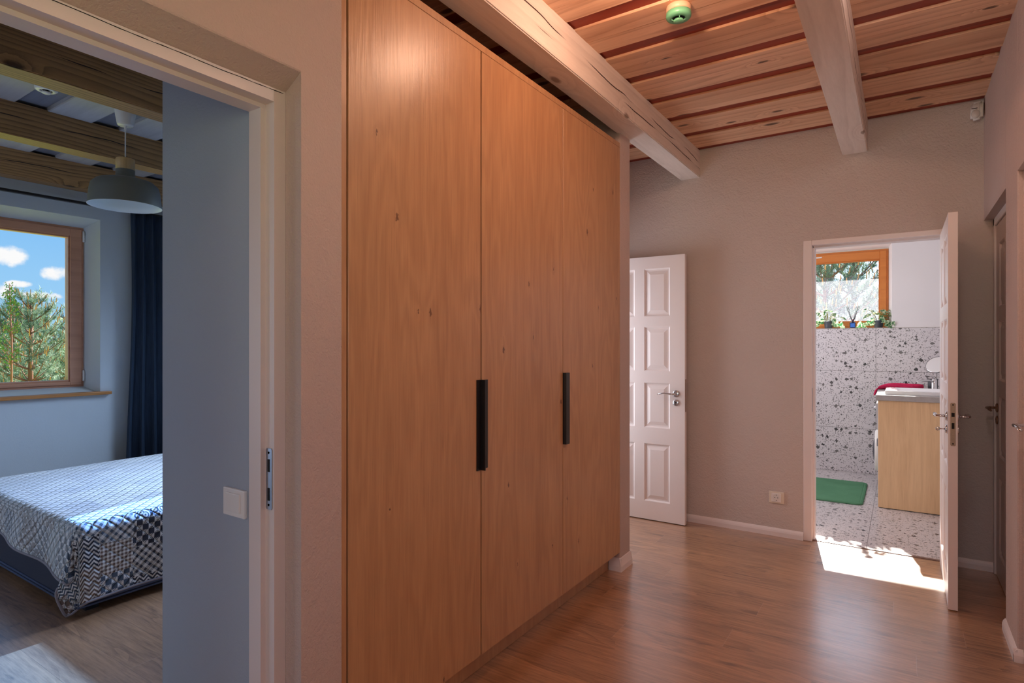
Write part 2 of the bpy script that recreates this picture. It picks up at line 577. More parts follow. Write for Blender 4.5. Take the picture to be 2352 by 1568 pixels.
# quilt : patchwork, uv in metres
m, t = mat('patchwork_quilt')
uvn = t.n('ShaderNodeUVMap', uv_map='uv')
u, v, _ = t.sep(uvn)
P = .155
wv = t.n('ShaderNodeTexNoise', {'Vector': t.comb(u, v, 0.0), 'Scale': 3.0, 'Detail': 1}, out=1)
wu, wv_, _ = t.sep(wv)
pu, pv = t.m('ADD', u, t.m('MULTIPLY', wu, .07)), t.m('ADD', v, t.m('MULTIPLY', wv_, .07))
iv = t.m('FLOOR', t.m('DIVIDE', pv, P))
iu = t.m('FLOOR', t.m('DIVIDE', t.m('ADD', pu, t.m('MULTIPLY', iv, .37 * P)), P))
wn = t.n('ShaderNodeTexWhiteNoise', {'Vector': t.comb(iu, iv, 0.0)}, out=None, noise_dimensions='3D')
r1 = wn.outputs[0]
cr, cg, cb = t.sep(wn.outputs[1])


def chk(a, b, s_):
    ia, ib = t.m('FLOOR', t.m('MULTIPLY', a, s_)), t.m('FLOOR', t.m('MULTIPLY', b, s_))
    return t.m('ABSOLUTE', t.m('MODULO', t.m('ADD', ia, ib), 2.0))


d1, d2 = t.m('ADD', u, v), t.m('SUBTRACT', u, v)
gingham = t.m('MULTIPLY', t.m('ADD', t.m('GREATER_THAN', t.m('FRACT', t.m('MULTIPLY', u, 52)), .5), t.m('GREATER_THAN', t.m('FRACT', t.m('MULTIPLY', v, 52)), .5)), .5)
hound = t.m('MAXIMUM', t.m('MULTIPLY', chk(u, v, 34), 1.0), t.m('MULTIPLY', chk(d1, d2, 34), t.m('GREATER_THAN', t.m('FRACT', t.m('MULTIPLY', d1, 136)), .5)))
plaid = t.m('MULTIPLY', t.m('ADD', t.m('GREATER_THAN', t.m('FRACT', t.m('MULTIPLY', d1, 24)), .55), t.m('GREATER_THAN', t.m('FRACT', t.m('MULTIPLY', d2, 24)), .55)), .5)
zig = t.m('GREATER_THAN', t.m('FRACT', t.m('ADD', t.m('MULTIPLY', u, 46), t.m('PINGPONG', t.m('MULTIPLY', v, 46), 1.0))), .5)
vo = t.n('ShaderNodeTexVoronoi', {'Vector': t.comb(u, v, 0.0), 'Scale': 22}, out=0)
paisley = t.m('GREATER_THAN', t.m('SINE', t.m('MULTIPLY', vo, 24)), .25)
pat = gingham
for th, p_ in ((.2, hound), (.42, plaid), (.6, zig), (.76, paisley), (.88, hound)):
    sel = t.m('GREATER_THAN', r1, th)
    pat = t.m('ADD', t.m('MULTIPLY', pat, t.m('SUBTRACT', 1.0, sel)), t.m('MULTIPLY', p_, sel))
ink = t.mix(t.m('GREATER_THAN', cg, .6), t.mix(t.m('GREATER_THAN', cb, .5), lin(44, 50, 70), lin(70, 88, 112)), lin(112, 92, 84))
ink = t.mix(t.m('GREATER_THAN', cg, .86), ink, lin(120, 138, 140))
base = t.mix(cr, lin(244, 244, 244), lin(222, 224, 228))
# the wide top field is pale: its prints are far lighter than those of the border
rimm = t.sep(t.n('ShaderNodeUVMap', uv_map='rim'))[0]
fade = t.m('ADD', .12, t.m('MULTIPLY', rimm, .84))
col = t.mix(t.m('MULTIPLY', pat, fade), base, ink)
Q = .05
q1 = t.m('ABSOLUTE', t.m('SUBTRACT', t.m('FRACT', t.m('DIVIDE', d1, Q * 1.414)), .5))
q2 = t.m('ABSOLUTE', t.m('SUBTRACT', t.m('FRACT', t.m('DIVIDE', d2, Q * 1.414)), .5))
st_ = t.m('SUBTRACT', .5, t.m('MAXIMUM', q1, q2))
puff = t.m('SUBTRACT', 1.0, t.m('POWER', 2.718, t.m('MULTIPLY', st_, -14.0)))
finish(t, col, .85, puff, .9, .012, spec=.2)
M['quilt'] = m

m, t = mat('bed_base_cloth')
co = t.n('ShaderNodeTexCoord', out=3)
w1 = t.n('ShaderNodeTexWave', {'Vector': co, 'Scale': 170, 'Distortion': .4}, wave_type='BANDS', bands_direction='X')
w2 = t.n('ShaderNodeTexWave', {'Vector': co, 'Scale': 170, 'Distortion': .4}, wave_type='BANDS', bands_direction='Z')
finish(t, t.mix(t.m('MULTIPLY', w1, w2), lin(62, 64, 78), lin(96, 98, 112)), .9, w1, .3, .001, spec=.2)
M['bed_cloth'] = m
M['piping'] = flat('bed_piping', lin(74, 84, 112), .8)
m, t = mat('curtain_cloth')
co = t.n('ShaderNodeTexCoord', out=3)
w1 = t.noise(t.vm('MULTIPLY', co, (1, 1, .05)), 160, 2)
finish(t, t.mix(w1, lin(30, 40, 54), lin(56, 70, 90)), .8, w1, .15, .001, spec=.3)
M['curtain'] = m
M['lamp_shade'] = flat('grey_lamp_shade', lin(112, 114, 110), .45, vary=.02)
M['lamp_inside'] = flat('white_lamp_inside', lin(225, 232, 235), .5, vary=.02)
M['lamp_wood'] = wood('pendant_wood', 2, lin(170, 130, 84), lin(220, 184, 132), lin(150, 110, 70), rough=.5, ring=30, ringdist=2, contrast=.6, kn=.99)
M['mint'] = flat('mint_plastic', lin(112, 190, 150), .3, vary=.02)
M['cream'] = flat('cream_plastic', lin(225, 190, 160), .4, vary=.02)
M['mat_green'] = None
m, t = mat('green_bath_mat')
co = t.n('ShaderNodeTexCoord', out=3)
n1 = t.noise(co, 240, 3, .7)
n2 = t.noise(co, 6, 3)
finish(t, t.mix(t.m('ADD', t.m('MULTIPLY', n1, .5), t.m('MULTIPLY', n2, .5)), lin(64, 112, 84), lin(112, 160, 124)), .95, n1, .6, .004, spec=.1)
M['mat_green'] = m
m, t = mat('concrete_worktop')
co = t.n('ShaderNodeTexCoord', out=3)
finish(t, t.mix(t.noise(co, 25, 5, .7), lin(150, 144, 142), lin(192, 188, 186)), .45, t.noise(co, 80, 3), .1, .001)
M['worktop'] = m
m, t = mat('pink_cloth')
co = t.n('ShaderNodeTexCoord', out=3)
finish(t, t.mix(t.noise(co, 60, 4), lin(168, 26, 66), lin(222, 60, 104)), .9, t.noise(co, 300, 3), .5, .002, spec=.1)
M['pink'] = m
M['ceramic'] = flat('white_ceramic', lin(246, 246, 248), .12, vary=.01)
M['charcoal'] = flat('charcoal_cup', lin(62, 62, 68), .5, vary=.25, vscale=200)
M['blue_label'] = flat('blue_label', lin(60, 120, 215), .4)
M['reed'] = flat('dark_reed', lin(36, 24, 34), .7)
M['pot'] = flat('grey_pot', lin(70, 74, 84), .5)
M['stem'] = flat('pale_stem', lin(176, 170, 100), .6)
m, t = mat('variegated_leaf')
co = t.n('ShaderNodeTexCoord', out=3)
nz = t.smooth(t.noise(co, 42, 3, .6), .42, .6)
col = t.mix(nz, lin(58, 128, 76), lin(214, 226, 190))
p = t.n('ShaderNodeBsdfPrincipled', {'Base Color': col, 'Roughness': .45})
tl = t.n('ShaderNodeBsdfTranslucent', {0: col})
t.n('ShaderNodeOutputMaterial', {0: t.n('ShaderNodeMixShader', {0: .35, 1: p, 2: tl})}, out=None)
M['leaf'] = m
M['mirror'] = flat('mirror_face', (.9, .9, .9, 1), .02, 1.0, vary=0)
m, t = mat('needles')
co = t.n('ShaderNodeTexCoord', out=3)
col = t.mix(t.noise(co, 3.0, 3), lin(66, 98, 82), lin(136, 164, 130))
p = t.n('ShaderNodeBsdfPrincipled', {'Base Color': col, 'Roughness': .6})
tl = t.n('ShaderNodeBsdfTranslucent', {0: col})
t.n('ShaderNodeOutputMaterial', {0: t.n('ShaderNodeMixShader', {0: .3, 1: p, 2: tl})}, out=None)
M['needles'] = m
M['broadleaf'] = flat('broad_leaves', lin(86, 128, 62), .6, vary=.35, vscale=3)
M['bark'] = flat('pine_bark', lin(138, 92, 74), .85, vary=.2, vscale=20)
M['shoot'] = flat('young_shoots', lin(206, 150, 96), .7, vary=.15, vscale=20)
m, t = mat('meadow')
co = t.n('ShaderNodeTexCoord', out=3)
gy = t.smooth(t.sep(co)[1], 7.6, 9.0)
finish(t, t.mix(gy, t.mix(t.noise(co, 1.2, 5, .7), lin(130, 150, 52), lin(196, 204, 90)), t.mix(t.noise(co, 2.4, 5, .7), lin(44, 56, 40), lin(92, 104, 70))), .95, t.noise(co, 20, 4), .5, .05, spec=.1)
M['meadow'] = m
M['wall_out'] = plaster('plaster_outside', lin(225, 220, 205), .3)

# ================================================================== SETTING
CZ = 2.785
YF = 4.45      # face of the far wall
# ---- floors
struct('floor', MB().box(-6.0, 1.6, -4.2, 4.50, -.12, 0), M['floor'], 'brown wood-look laminate floor running through hall and bedroom', 'floor')
struct('floor_bathroom', MB().box(-2.2, 1.3, 4.50, 7.14, -.12, -.001), M['terrazzo_floor'], 'pale terrazzo tile floor of the bathroom', 'floor')
struct('trim_threshold', MB().box(-.504, .235, 4.478, 4.506, 0, .004, .0015), flat('threshold_strip', lin(120, 92, 84), .4), 'thin brown threshold strip between laminate and bathroom tile', 'threshold')


# ---- ceilings made of boards
def board_ceiling(name, x0, x1, y0, y1, off, period, bw, z, up, m1, m2, label, nb=2):
    mb = MB()
    k = math.floor((y0 - off) / period)
    rnd = random.Random(3)
    while off + k * period < y1:
        a = off + k * period
        w = bw / nb
        for j in range(nb):
            p0, p1 = max(y0, a + j * w + .0008), min(y1, a + (j + 1) * w - .0008)
            if p1 - p0 > .01:
                mb.box(x0, x1, p0, p1, z + (.0012 * j), z + .03, .0015, 1, 0)
        k += 1
    mb.box(x0, x1, y0, y1, z + up, z + up + .02, mi=1)
    mb.box(x0, x1, y0, y1, z + up + .021, z + .16, mi=1)
    return struct(name, mb, [m1, m2], label, 'ceiling')


# recess centres at y = 2.387, 2.75, 3.09, 3.42 ... -> period .338
board_ceiling('ceiling', -2.6, 1.6, -4.2, 4.46, 2.428, .338, .254, CZ, .012, M['pine_ceiling'], M['pine_recess'],
              'orange pine board ceiling of the hall with dark red recessed strips')
board_ceiling('ceiling_bedroom', -6.0, -2.6, -2.0, 3.8, 1.05, .40, .24, CZ, .024, M['board_grey'], M['board_shadow'],
              'grey-washed board ceiling of the bedroom', 1)
struct('ceiling_bathroom', MB().box(-2.3, 1.4, 4.46, 7.45, 2.6, 2.8), M['plaster_bath'], 'white bathroom ceiling', 'ceiling')


# ---- walls
def ring_wall(name, f, A, B, o_in, o_out, d0, d1, m_, label):
    """wall panel, outer rectangle A=(a0,a1) B=(b0,b1); opening (a0,a1,b0,b1) o_in at depth d0 and o_out at depth d1"""
    mb = MB()
    pts, faces = [], []
    for d in (d0, d1):
        o = o_in if d == d0 else o_out
        pts += [f(A[0], B[0], d), f(A[1], B[0], d), f(A[1], B[1], d), f(A[0], B[1], d),
                f(o[0], o[2], d), f(o[1], o[2], d), f(o[1], o[3], d), f(o[0], o[3], d)]
    for i in range(4):
        j = (i + 1) % 4
        faces += [(i, j, 4 + j, 4 + i), (8 + i, 12 + i, 12 + j, 8 + j), (4 + i, 4 + j, 12 + j, 12 + i), (i, 8 + i, 8 + j, j)]
    mb.poly(pts, faces)
    bmesh.ops.recalc_face_normals(mb.bm, faces=mb.bm.faces[:])
    return struct(name, mb, m_, label, 'wall')


# bedroom window wall (inner splayed layer + outer layer)
fX = lambda a, b, d: (d, a, b)
fY = lambda a, b, d: (a, d, b)
ring_wall('wall_bedroom_window', fX, (-2.0, 3.9), (-.1, 2.8), (.35, 2.204, .93, 2.38), (.41, 2.145, .985, 2.317), -5.6, -5.78, M['plaster_bed'],
          'blue-grey bedroom wall around the window')
ring_wall('wall_bedroom_outside', fX, (-2.0, 3.9), (-.4, 2.9), (.43, 2.125, 1.0, 2.30), (.43, 2.125, 1.0, 2.30), -5.78, -6.0, M['wall_out'],
          'outer skin of the bedroom window wall')
# bedroom wall towards the sun, with a high window added to let in a sun patch
ring_wall('wall_bedroom_head', fY, (-6.0, -2.067), (-.1, 2.8), (-4.00, -2.30, 1.50, 2.38), (-4.00, -2.30, 1.50, 2.38), 3.5, 3.62, M['plaster_bed'],
          'bedroom wall at the head of the bed with an added high window')
# bedroom wall with an opening added for the bedroom fill lamp
ring_wall('wall_bedroom_garden', fY, (-6.0, -1.38), (-.1, 2.8), (-4.95, -2.25, .0, 2.35), (-4.95, -2.25, .0, 2.35), -1.5, -1.62, M['plaster_bed'],
          'bedroom wall with a wide garden opening added for fill light')
struct('trim_outer_screen', MB().box(-5.1, -2.1, -1.70, -1.64, -.1, 2.5), M['wall_out'], 'shutter outside the added garden opening', 'shutter')
# niche side wall: plaster strip beside the wardrobe, seen from the bedroom doorway as the wall with the switch
struct('wall_niche_side', MB().prism([(-2.067, 1.0), (-1.52, 1.0), (-1.52, 1.028), (-1.376, 1.028), (-1.376, 1.168), (-2.067, 1.168)],
                                     lambda a, b, d: (a, b, d), 0, CZ + .03), M['plaster'],
       'plastered wall end between the bedroom doorway and the wardrobe', 'wall')
struct('wall_niche_skin', MB().box(-2.0665, -1.541, .9975, 1.0, 0, CZ), plaster('plaster_shaded', lin(172, 182, 196), .5, .004), 'plastered wall, shade toned into its grey, with the light switch inside the bedroom doorway', 'wall')  # same wall paint, with its shade put into a darker blue-grey
struct('wall_niche_back', MB().box(-2.067, -1.985, 1.168, 3.39, 0, CZ + .03), M['plaster_bed'], 'wall behind the wardrobe', 'wall')
struct('wall_niche_end', MB().box(-1.985, -1.382, 3.243, 3.392, 0, CZ + .03, .003, 1), M['plaster'], 'narrow plastered wall end at the far side of the wardrobe', 'wall')
# header over the bedroom doorway (splayed underside)
struct('wall_left_header', MB().prism([(-1.54, 2.047), (-1.446, 2.047), (-1.378, 2.088), (-1.376, 2.092), (-1.376, CZ + .03), (-1.54, CZ + .03)],
                                      lambda a, b, d: (a, d, b), .06, 1.028), M['plaster'], 'plaster wall above the bedroom doorway', 'wall')
struct('wall_left_near', MB().box(-1.54, -1.376, -4.1, .10, 0, CZ + .03), M['plaster'], 'hall wall on the near side of the bedroom doorway', 'wall')
# end of the little passage left of the far wall
mb = MB()
mb.box(-2.25, -2.067, 3.392, 3.50, 0, CZ + .03).box(-2.25, -2.067, 4.30, 4.45, 0, CZ + .03).box(-2.25, -2.067, 3.50, 4.30, 2.03, CZ + .03)
struct('wall_passage_end', mb, M['plaster'], 'wall with a door opening at the end of the side passage', 'wall')
mb = MB()
mb.box(-2.60, -2.50, 3.30, 4.6, 0, CZ + .03).box(-2.50, -2.067, 3.392, 3.46, 0, CZ + .03)
struct('wall_passage_outer', mb, M['plaster'], 'outer wall beyond the side passage', 'wall')
# far wall with the bathroom doorway
mb = MB()
mb.box(-2.6, -.556, YF, YF + .12, 0, CZ + .03).box(-.556, .262, YF, YF + .12, 2.045, CZ + .03).box(.262, .80, YF, YF + .12, 0, CZ + .03)
struct('wall_far', mb, M['plaster_far'], 'greige textured plaster wall at the end of the hall', 'wall')
mb = MB()
mb.box(-2.2, -.556, YF + .12, YF + .125, 0, 2.6).box(-.556, .262, YF + .12, YF + .125, 2.045, 2.6).box(.262, 1.3, YF + .12, YF + .125, 0, 2.6)
struct('wall_bathroom_near', mb, M['plaster_bath'], 'bathroom side of the doorway wall', 'wall')
# right wall with two door recesses
mb = MB()
mb.box(.41, .70, 3.58, YF, 2.072, CZ + .03)
mb.box(.41, .70, 3.248, 3.58, 0, CZ + .03, .004, 1)
mb.box(.41, .70, 2.38, 3.248, 2.072, CZ + .03)
mb.box(.41, .70, .15, 2.38, 0, CZ + .03).box(.41, .70, -4.1, -1.35, 0, CZ + .03).box(.41, .70, -1.35, .15, 0, .92).box(.41, .70, -1.35, .15, 2.18, CZ + .03)
struct('wall_right', mb, M['plaster'], 'plaster wall on the hall side with two recessed doors', 'wall')
struct('wall_behind_doors', MB().box(.56, .68, 2.3, 4.5, 0, 2.2), M['plaster'], 'rooms closed off behind the recessed doors', 'wall')
# wall behind the viewer with an opening added for the hall fill lamp
ring_wall('wall_near', fY, (-1.54, .70), (-.1, 2.83), (-1.1, .3, .2, 2.4), (-1.1, .3, .2, 2.4), -4.0, -4.15, M['plaster'], 'hall wall behind the viewer with a tall opening added for fill light')
# bathroom walls
ring_wall('wall_bathroom_window', fY, (-2.2, 1.3), (-.1, 2.7), (-1.30, -.076, 1.505, 2.381), (-1.27, -.108, 1.505, 2.35), 7.12, 7.30, M['plaster_bath'],
          'white bathroom wall around the window')
ring_wall('wall_bathroom_outside', fY, (-2.4, 1.4), (-.4, 2.9), (-1.25, -.125, 1.515, 2.33), (-1.25, -.125, 1.515, 2.33), 7.30, 7.47, M['wall_out'],
          'outer skin of the bathroom window wall')
struct('wall_bathroom_tiles', MB().box(-2.2, 1.3, 7.106, 7.12, 0, 1.503, .001, 1), M['terrazzo_wall'], 'grey and white terrazzo tiles on the lower bathroom wall', 'wall')
struct('trim_tile_edge', MB().box(-2.2, 1.3, 7.103, 7.122, 1.503, 1.508), flat('tile_edge', lin(190, 180, 172), .4), 'thin edge on top of the terrazzo wall tiles', 'trim')
struct('wall_bathroom_left', MB().box(-2.3, -2.2, 4.57, 7.4, -.1, 2.7), M['plaster_bath'], 'left bathroom wall', 'wall')
struct('wall_bathroom_right', MB().box(.86, .98, 4.57, 7.4, -.1, 2.7), M['plaster_bath'], 'right bathroom wall', 'wall')
struct('trim_eave', MB().box(-2.6, 3, 7.47, 8.0, 2.44, 2.56), M['wall_out'], 'roof eave outside the bathroom window', 'eave')
struct('roof_slab', MB().box(-6.6, 3, -4.6, 3.65, 2.96, 3.1).box(-2.6, 3, 3.65, 7.5, 2.96, 3.1), M['wall_out'], 'roof over the house', 'roof')

# ---- baseboards
bp = [(0, 0), (.014, 0), (.014, .030), (.011, .042), (.005, .052), (0, .055)]
fw = lambda c, y0, y1: None
mb = MB()
mb.prism(bp, lambda a, b, d: (d, YF - a, b), -2.06, -.556)
mb.prism(bp, lambda a, b, d: (d, YF - a, b), .285, .452)
struct('baseboard_far', mb, M['white'], 'white baseboard along the far wall', 'baseboard')
mb = MB()
mb.prism(bp, lambda a, b, d: (.41 - a, d, b), 3.237, 3.578)
mb.prism(bp, lambda a, b, d: (d, 3.248 - a, b), .396, .429)
struct('baseboard_right', mb, M['white'], 'white baseboard between the two recessed doors', 'baseboard')
mb = MB()
bp2 = [(0, 0), (.013, 0), (.012, .030), (.006, .06), (.003, .075), (0, .078)]
mb.prism(bp2, lambda a, b, d: (-1.382 + a, d, b), 3.231, 3.404)
mb.prism(bp2, lambda a, b, d: (d, 3.243 - a, b), -1.45, -1.371)
struct('baseboard_niche', mb, M['white'], 'white baseboard wrapped round the wall end beside the wardrobe', 'baseboard')

# ---- bedroom door frame (rebated)
PROF = [(-1.445, 1.0275), (-1.445, .992), (-1.485, .992), (-1.485, .977), (-1.54, .977), (-1.54, 1.0275)]
mb = MB()
mb.prism(PROF, lambda a, b, d: (a, b, d), 0, 2.05)
mb.prism([(x_, -y_ + 1.128) for x_, y_ in PROF], lambda a, b, d: (a, b, d), 0, 2.05)   # near jamb, outside the view
HP = [(-1.4445, 2.047), (-1.4445, 2.010), (-1.4843, 2.010), (-1.4843, 1.998), (-1.5405, 1.998), (-1.5405, 2.047)]
mb.prism(HP, lambda a, b, d: (a, d, b), .10, .9915)
mb.box(-1.5395, -1.4447, .99, 1.0271, 2.044, 2.0475)
df = struct('door_frame_bedroom', mb, M['white_frame'], 'white rebated frame of the open bedroom doorway', 'door frame')
mb = MB()
mb.prism([(-.0105, -.085), (.0105, -.085), (.0135, -.08), (.0135, .08), (.0105, .085), (-.0105, .085), (-.0135, .08), (-.0135, -.08)],
         lambda a, b, d: (-1.466 + a, d, .965 + b), .9895, .9925)
sp = mb.build('strike_plate', M['steel'], df)
# hairline crack where the filler has parted from the plaster
rn = random.Random(2)
pz, cp_ = 2.0405, []
for k in range(40):
    yy = .12 + k * .9 / 39
    pz += rn.uniform(-.0008, .0008) + (2.0405 - pz) * .15
    cp_.append((-1.4442, yy, pz))
MB().tube(cp_, [.0004 + .0008 * abs(math.sin(k * 1.7)) for k in range(40)], 5).build('hairline_crack', M['dark'], df)
mb = MB()
mb.box(-1.471, -1.462, .9885, .9905, .985, 1.020).box(-1.471, -1.462, .9885, .9905, .905, .940)
mb.lathe([(0, 0), (.0035, 0)], (-1.4665, .9888, 1.038), (0, -1, 0), 12).lathe([(0, 0), (.0035, 0)], (-1.4665, .9888, .893), (0, -1, 0), 12)
mb.build('latch_slot', M['dark'], sp)

# ---- bathroom door frame
mb = MB()
for (a0, a1) in ((-.556, -.504), (.225, .262)):
    mb.box(a0, a1, YF - .004, YF + .126, 0, 2.045, .003, 1)
    mb.box(a0 if a0 > 0 else a0 + .045, a1 + (.0 if a0 > 0 else .012), YF + .045, YF + .1255, 0, 2.0, .002, 1)
mb.box(-.504, .225, YF - .004, YF + .126, 2.010, 2.045, .003, 1)
mb.box(-.500, .225, YF + .045, YF + .1255, 1.998, 2.012, .002, 1)
fb_ = struct('door_frame_bathroom', mb, M['white'], 'white frame around the bathroom doorway', 'door frame')
mb = MB()
mb.box(-.5045, -.5025, YF + .004, YF + .026, .88, 1.04, .0008, 1)
mb.build('strike_plate', M['steel'], fb_)
# frames in the two recesses of the right wall
mb = MB()
mb.box(.452, .52, 3.60, 3.66, 0, 2.072, .003, 1).box(.452, .52, 4.405, 4.4495, 0, 2.072, .003, 1).box(.452, .52, 3.60, 4.4495, 2.028, 2.072, .003, 1)
struct('door_frame_far_right', mb, M['white'], 'white frame of the recessed door beside the far wall', 'door frame')
mb = MB()
mb.box(.430, .52, 3.195, 3.247, 0, 2.071, .003, 1).box(.430, .52, 2.381, 2.425, 0, 2.071, .003, 1).box(.430, .52, 2.425, 3.195, 2.028, 2.071, .003, 1)
struct('door_frame_near_right', mb, M['white'], 'white frame of the recessed door with only its handle showing', 'door frame')


# ---- panelled door leaves
ROWS = [(.146, .584), (.706, 1.047), (1.135, 1.473), (1.551, 1.913)]


def door_leaf(f, w, t_, h, stile=.112, mull=.077):
    """f(u, n, z): u along width, n through thickness (0..t_); returns MB with raised panels on both faces"""
    mb = MB()
    cw = (w - 2 * stile - mull) / 2
    cols = [(stile, stile + cw), (stile + cw + mull, w - stile)]
    b = bmesh.new()
    us = [0, cols[0][0], cols[0][1], cols[1][0], cols[1][1], w]
    zs = [0.006] + [q for r in ROWS for q in r] + [h]
    holes = {(1, 1), (3, 1), (1, 3), (3, 3), (1, 5), (3, 5), (1, 7), (3, 7)}

    def quad(p):
        return b.faces.new([b.verts.new(f(*q)) for q in p])
    for side in (0, 1):
        n0 = 0 if side == 0 else t_
        sg = 1 if side == 0 else -1
        for i in range(5):
            for j in range(len(zs) - 1):
                u0, u1, z0, z1 = us[i], us[i + 1], zs[j], zs[j + 1]
                if (i, j) not in holes:
                    quad([(u0, n0, z0), (u1, n0, z0), (u1, n0, z1), (u0, n0, z1)])
                    continue
                # moulding steps : (inset, depth)
                st_ = [(0, 0), (.006, .004), (.010, .011), (.020, .011), (.046, .003), (.046, .003)]
                for (a0, d0), (a1, d1) in zip(st_, st_[1:]):
                    if a0 == a1:
                        continue
                    o = [(u0 + a0, z0 + a0), (u1 - a0, z0 + a0), (u1 - a0, z1 - a0), (u0 + a0, z1 - a0)]
                    i_ = [(u0 + a1, z0 + a1), (u1 - a1, z0 + a1), (u1 - a1, z1 - a1), (u0 + a1, z1 - a1)]
                    for k in range(4):
                        l = (k + 1) % 4
                        quad([(o[k][0], n0 + sg * d0, o[k][1]), (o[l][0], n0 + sg * d0, o[l][1]), (i_[l][0], n0 + sg * d1, i_[l][1]), (i_[k][0], n0 + sg * d1, i_[k][1])])
                quad([(u0 + .046, n0 + sg * .003, z0 + .046), (u1 - .046, n0 + sg * .003, z0 + .046), (u1 - .046, n0 + sg * .003, z1 - .046), (u0 + .046, n0 + sg * .003, z1 - .046)])
    z0, z1 = zs[0], zs[-1]
    quad([(0, 0, z0), (0, t_, z0), (0, t_, z1), (0, 0, z1)])
    quad([(w, 0, z0), (w, t_, z0), (w, t_, z1), (w, 0, z1)])
    quad([(0, 0, z0), (w, 0, z0), (w, t_, z0), (0, t_, z0)])
    quad([(0, 0, z1), (w, 0, z1), (w, t_, z1), (0, t_, z1)])
    bmesh.ops.remove_doubles(b, verts=b.verts[:], dist=.0003)
    bmesh.ops.recalc_face_normals(b, faces=b.faces[:])
    mb._merge(b)
    return mb


def lever(parent, p, nrm, along, mt='chrome'):
    """lever handle with round rose at p on a door face; nrm points off the face, along is the lever direction"""
    p, n_, a_ = Vector(p), Vector(nrm).normalized(), Vector(along).normalized()
    mb = MB()
    mb.lathe([(0, 0), (.025, 0), (.025, .006), (.021, .009), (.0, .009)], p, n_, 28)
    mb.tube([p + n_ * .004, p + n_ * .028, p + n_ * .042, p + n_ * .048 + a_ * .008, p + n_ * .050 + a_ * .03, p + n_ * .050 + a_ * .075 + Vector((0, 0, .004)),
             p + n_ * .047 + a_ * .11 - Vector((0, 0, .002)), p + n_ * .043 + a_ * .128 - Vector((0, 0, .008))],
            [.0095, .0095, .0095, .0100, .0090, .0080, .0088, .0050], 14, .75)
    h = mb.build('handle', M[mt], parent)
    return h


def keyrose(parent, p, nrm, key=False, mt='chrome'):
    p, n_ = Vector(p), Vector(nrm).normalized()
    mb = MB()
    mb.lathe([(0, 0), (.024, 0), (.024, .006), (.02, .009), (0, .009)], p, n_, 28)
    k = mb.build('key_rose', M[mt], parent)
    mb = MB()
    mb.lathe([(0, 0), (.006, 0), (.006, .0008), (0, .0008)], p + n_ * .0088 + Vector((0, 0, .004)), n_, 16)
    sd = n_.cross(Vector((0, 0, 1)))
    q = p + n_ * .0092 - Vector((0, 0, .006))
    c = [q - sd * .0022 - Vector((0, 0, .007)), q + sd * .0022 - Vector((0, 0, .007)), q + sd * .0022 + Vector((0, 0, .007)), q - sd * .0022 + Vector((0, 0, .007))]
    mb.poly(c, [(0, 1, 2, 3)])
    mb.build('keyhole', M['dark'], k)
    if key:
        mb = MB()
        mb.tube([p + n_ * .008, p + n_ * .034], .003, 8)
        mb.lathe([(.004, -.001), (.010, -.001), (.010, .001), (.004, .001)], p + n_ * .040, n_.cross(Vector((0, 0, 1))), 16, cap=False)
        mb.build('key', M[mt], k)
    return k


# leaf folded open against the far wall (door of the side passage)
L1 = struct('door_1', door_leaf(lambda u, n, z_: (-1.327 - u, 4.31 + n, z_), .70, .038, 2.004), M['white'], 'white panelled door folded open flat against the far wall', 'door')
lever(L1, (-1.392, 4.31, .972), (0, -1, 0), (-1, 0, 0))
keyrose(L1, (-1.392, 4.31, .905), (0, -1, 0))
mb = MB()
mb.box(-1.3275, -1.3262, 4.319, 4.339, .84, 1.08, .0004, 1).build('lock_plate', M['brown_steel'], L1)
MB().lathe([(.004, 0), (.009, .004), (.009, .05), (.006, .055), (0, .055)], (-1.392, 4.348, .972), (0, 1, 0), 16).build('handle', M['chrome'], L1)
MB().tube([(-2.03, 4.325, .3), (-2.03, 4.325, .4)], .007, 10).tube([(-2.03, 4.325, 1.7), (-2.03, 4.325, 1.8)], .007, 10).build('hinge', M['steel'], L1)

# bathroom leaf, standing open at right angles to the far wall
L2 = struct('door_2', door_leaf(lambda u, n, z_: (.198 + n, 3.68 + u, z_), .765, .039, 2.002), M['white'], 'white panelled bathroom door standing open into the hall', 'door')
lever(L2, (.198, 3.742, .972), (-1, 0, 0), (0, 1, 0))
lever(L2, (.237, 3.742, .972), (1, 0, 0), (0, 1, 0))
keyrose(L2, (.198, 3.742, .905), (-1, 0, 0), True)
keyrose(L2, (.237, 3.742, .905), (1, 0, 0))
mb = MB()
mb.prism([(-.008, -.108), (.008, -.108), (.011, -.103), (.011, .103), (.008, .108), (-.008, .108), (-.011, .103), (-.011, -.103)],
         lambda a, b, d: (.2175 + a, d, .937 + b), 3.6788, 3.6802)
lp = mb.build('lock_plate', M['brown_steel'], L2)
mb = MB()
mb.box(.211, .224, 3.6780, 3.6789, .975, .995).box(.212, .223, 3.6780, 3.6789, .915, .945)
mb.lathe([(0, 0), (.0035, 0)], (.2175, 3.6785, 1.035), (0, -1, 0), 12).lathe([(0, 0), (.0035, 0)], (.2175, 3.6785, .84), (0, -1, 0), 12)
mb.build('latch', M['dark'], lp)
for hz in (.25, 1.75):
    MB().tube([(.212, 4.448, hz), (.212, 4.448, hz + .1)], .007, 10).build('hinge', M['steel'], L2)
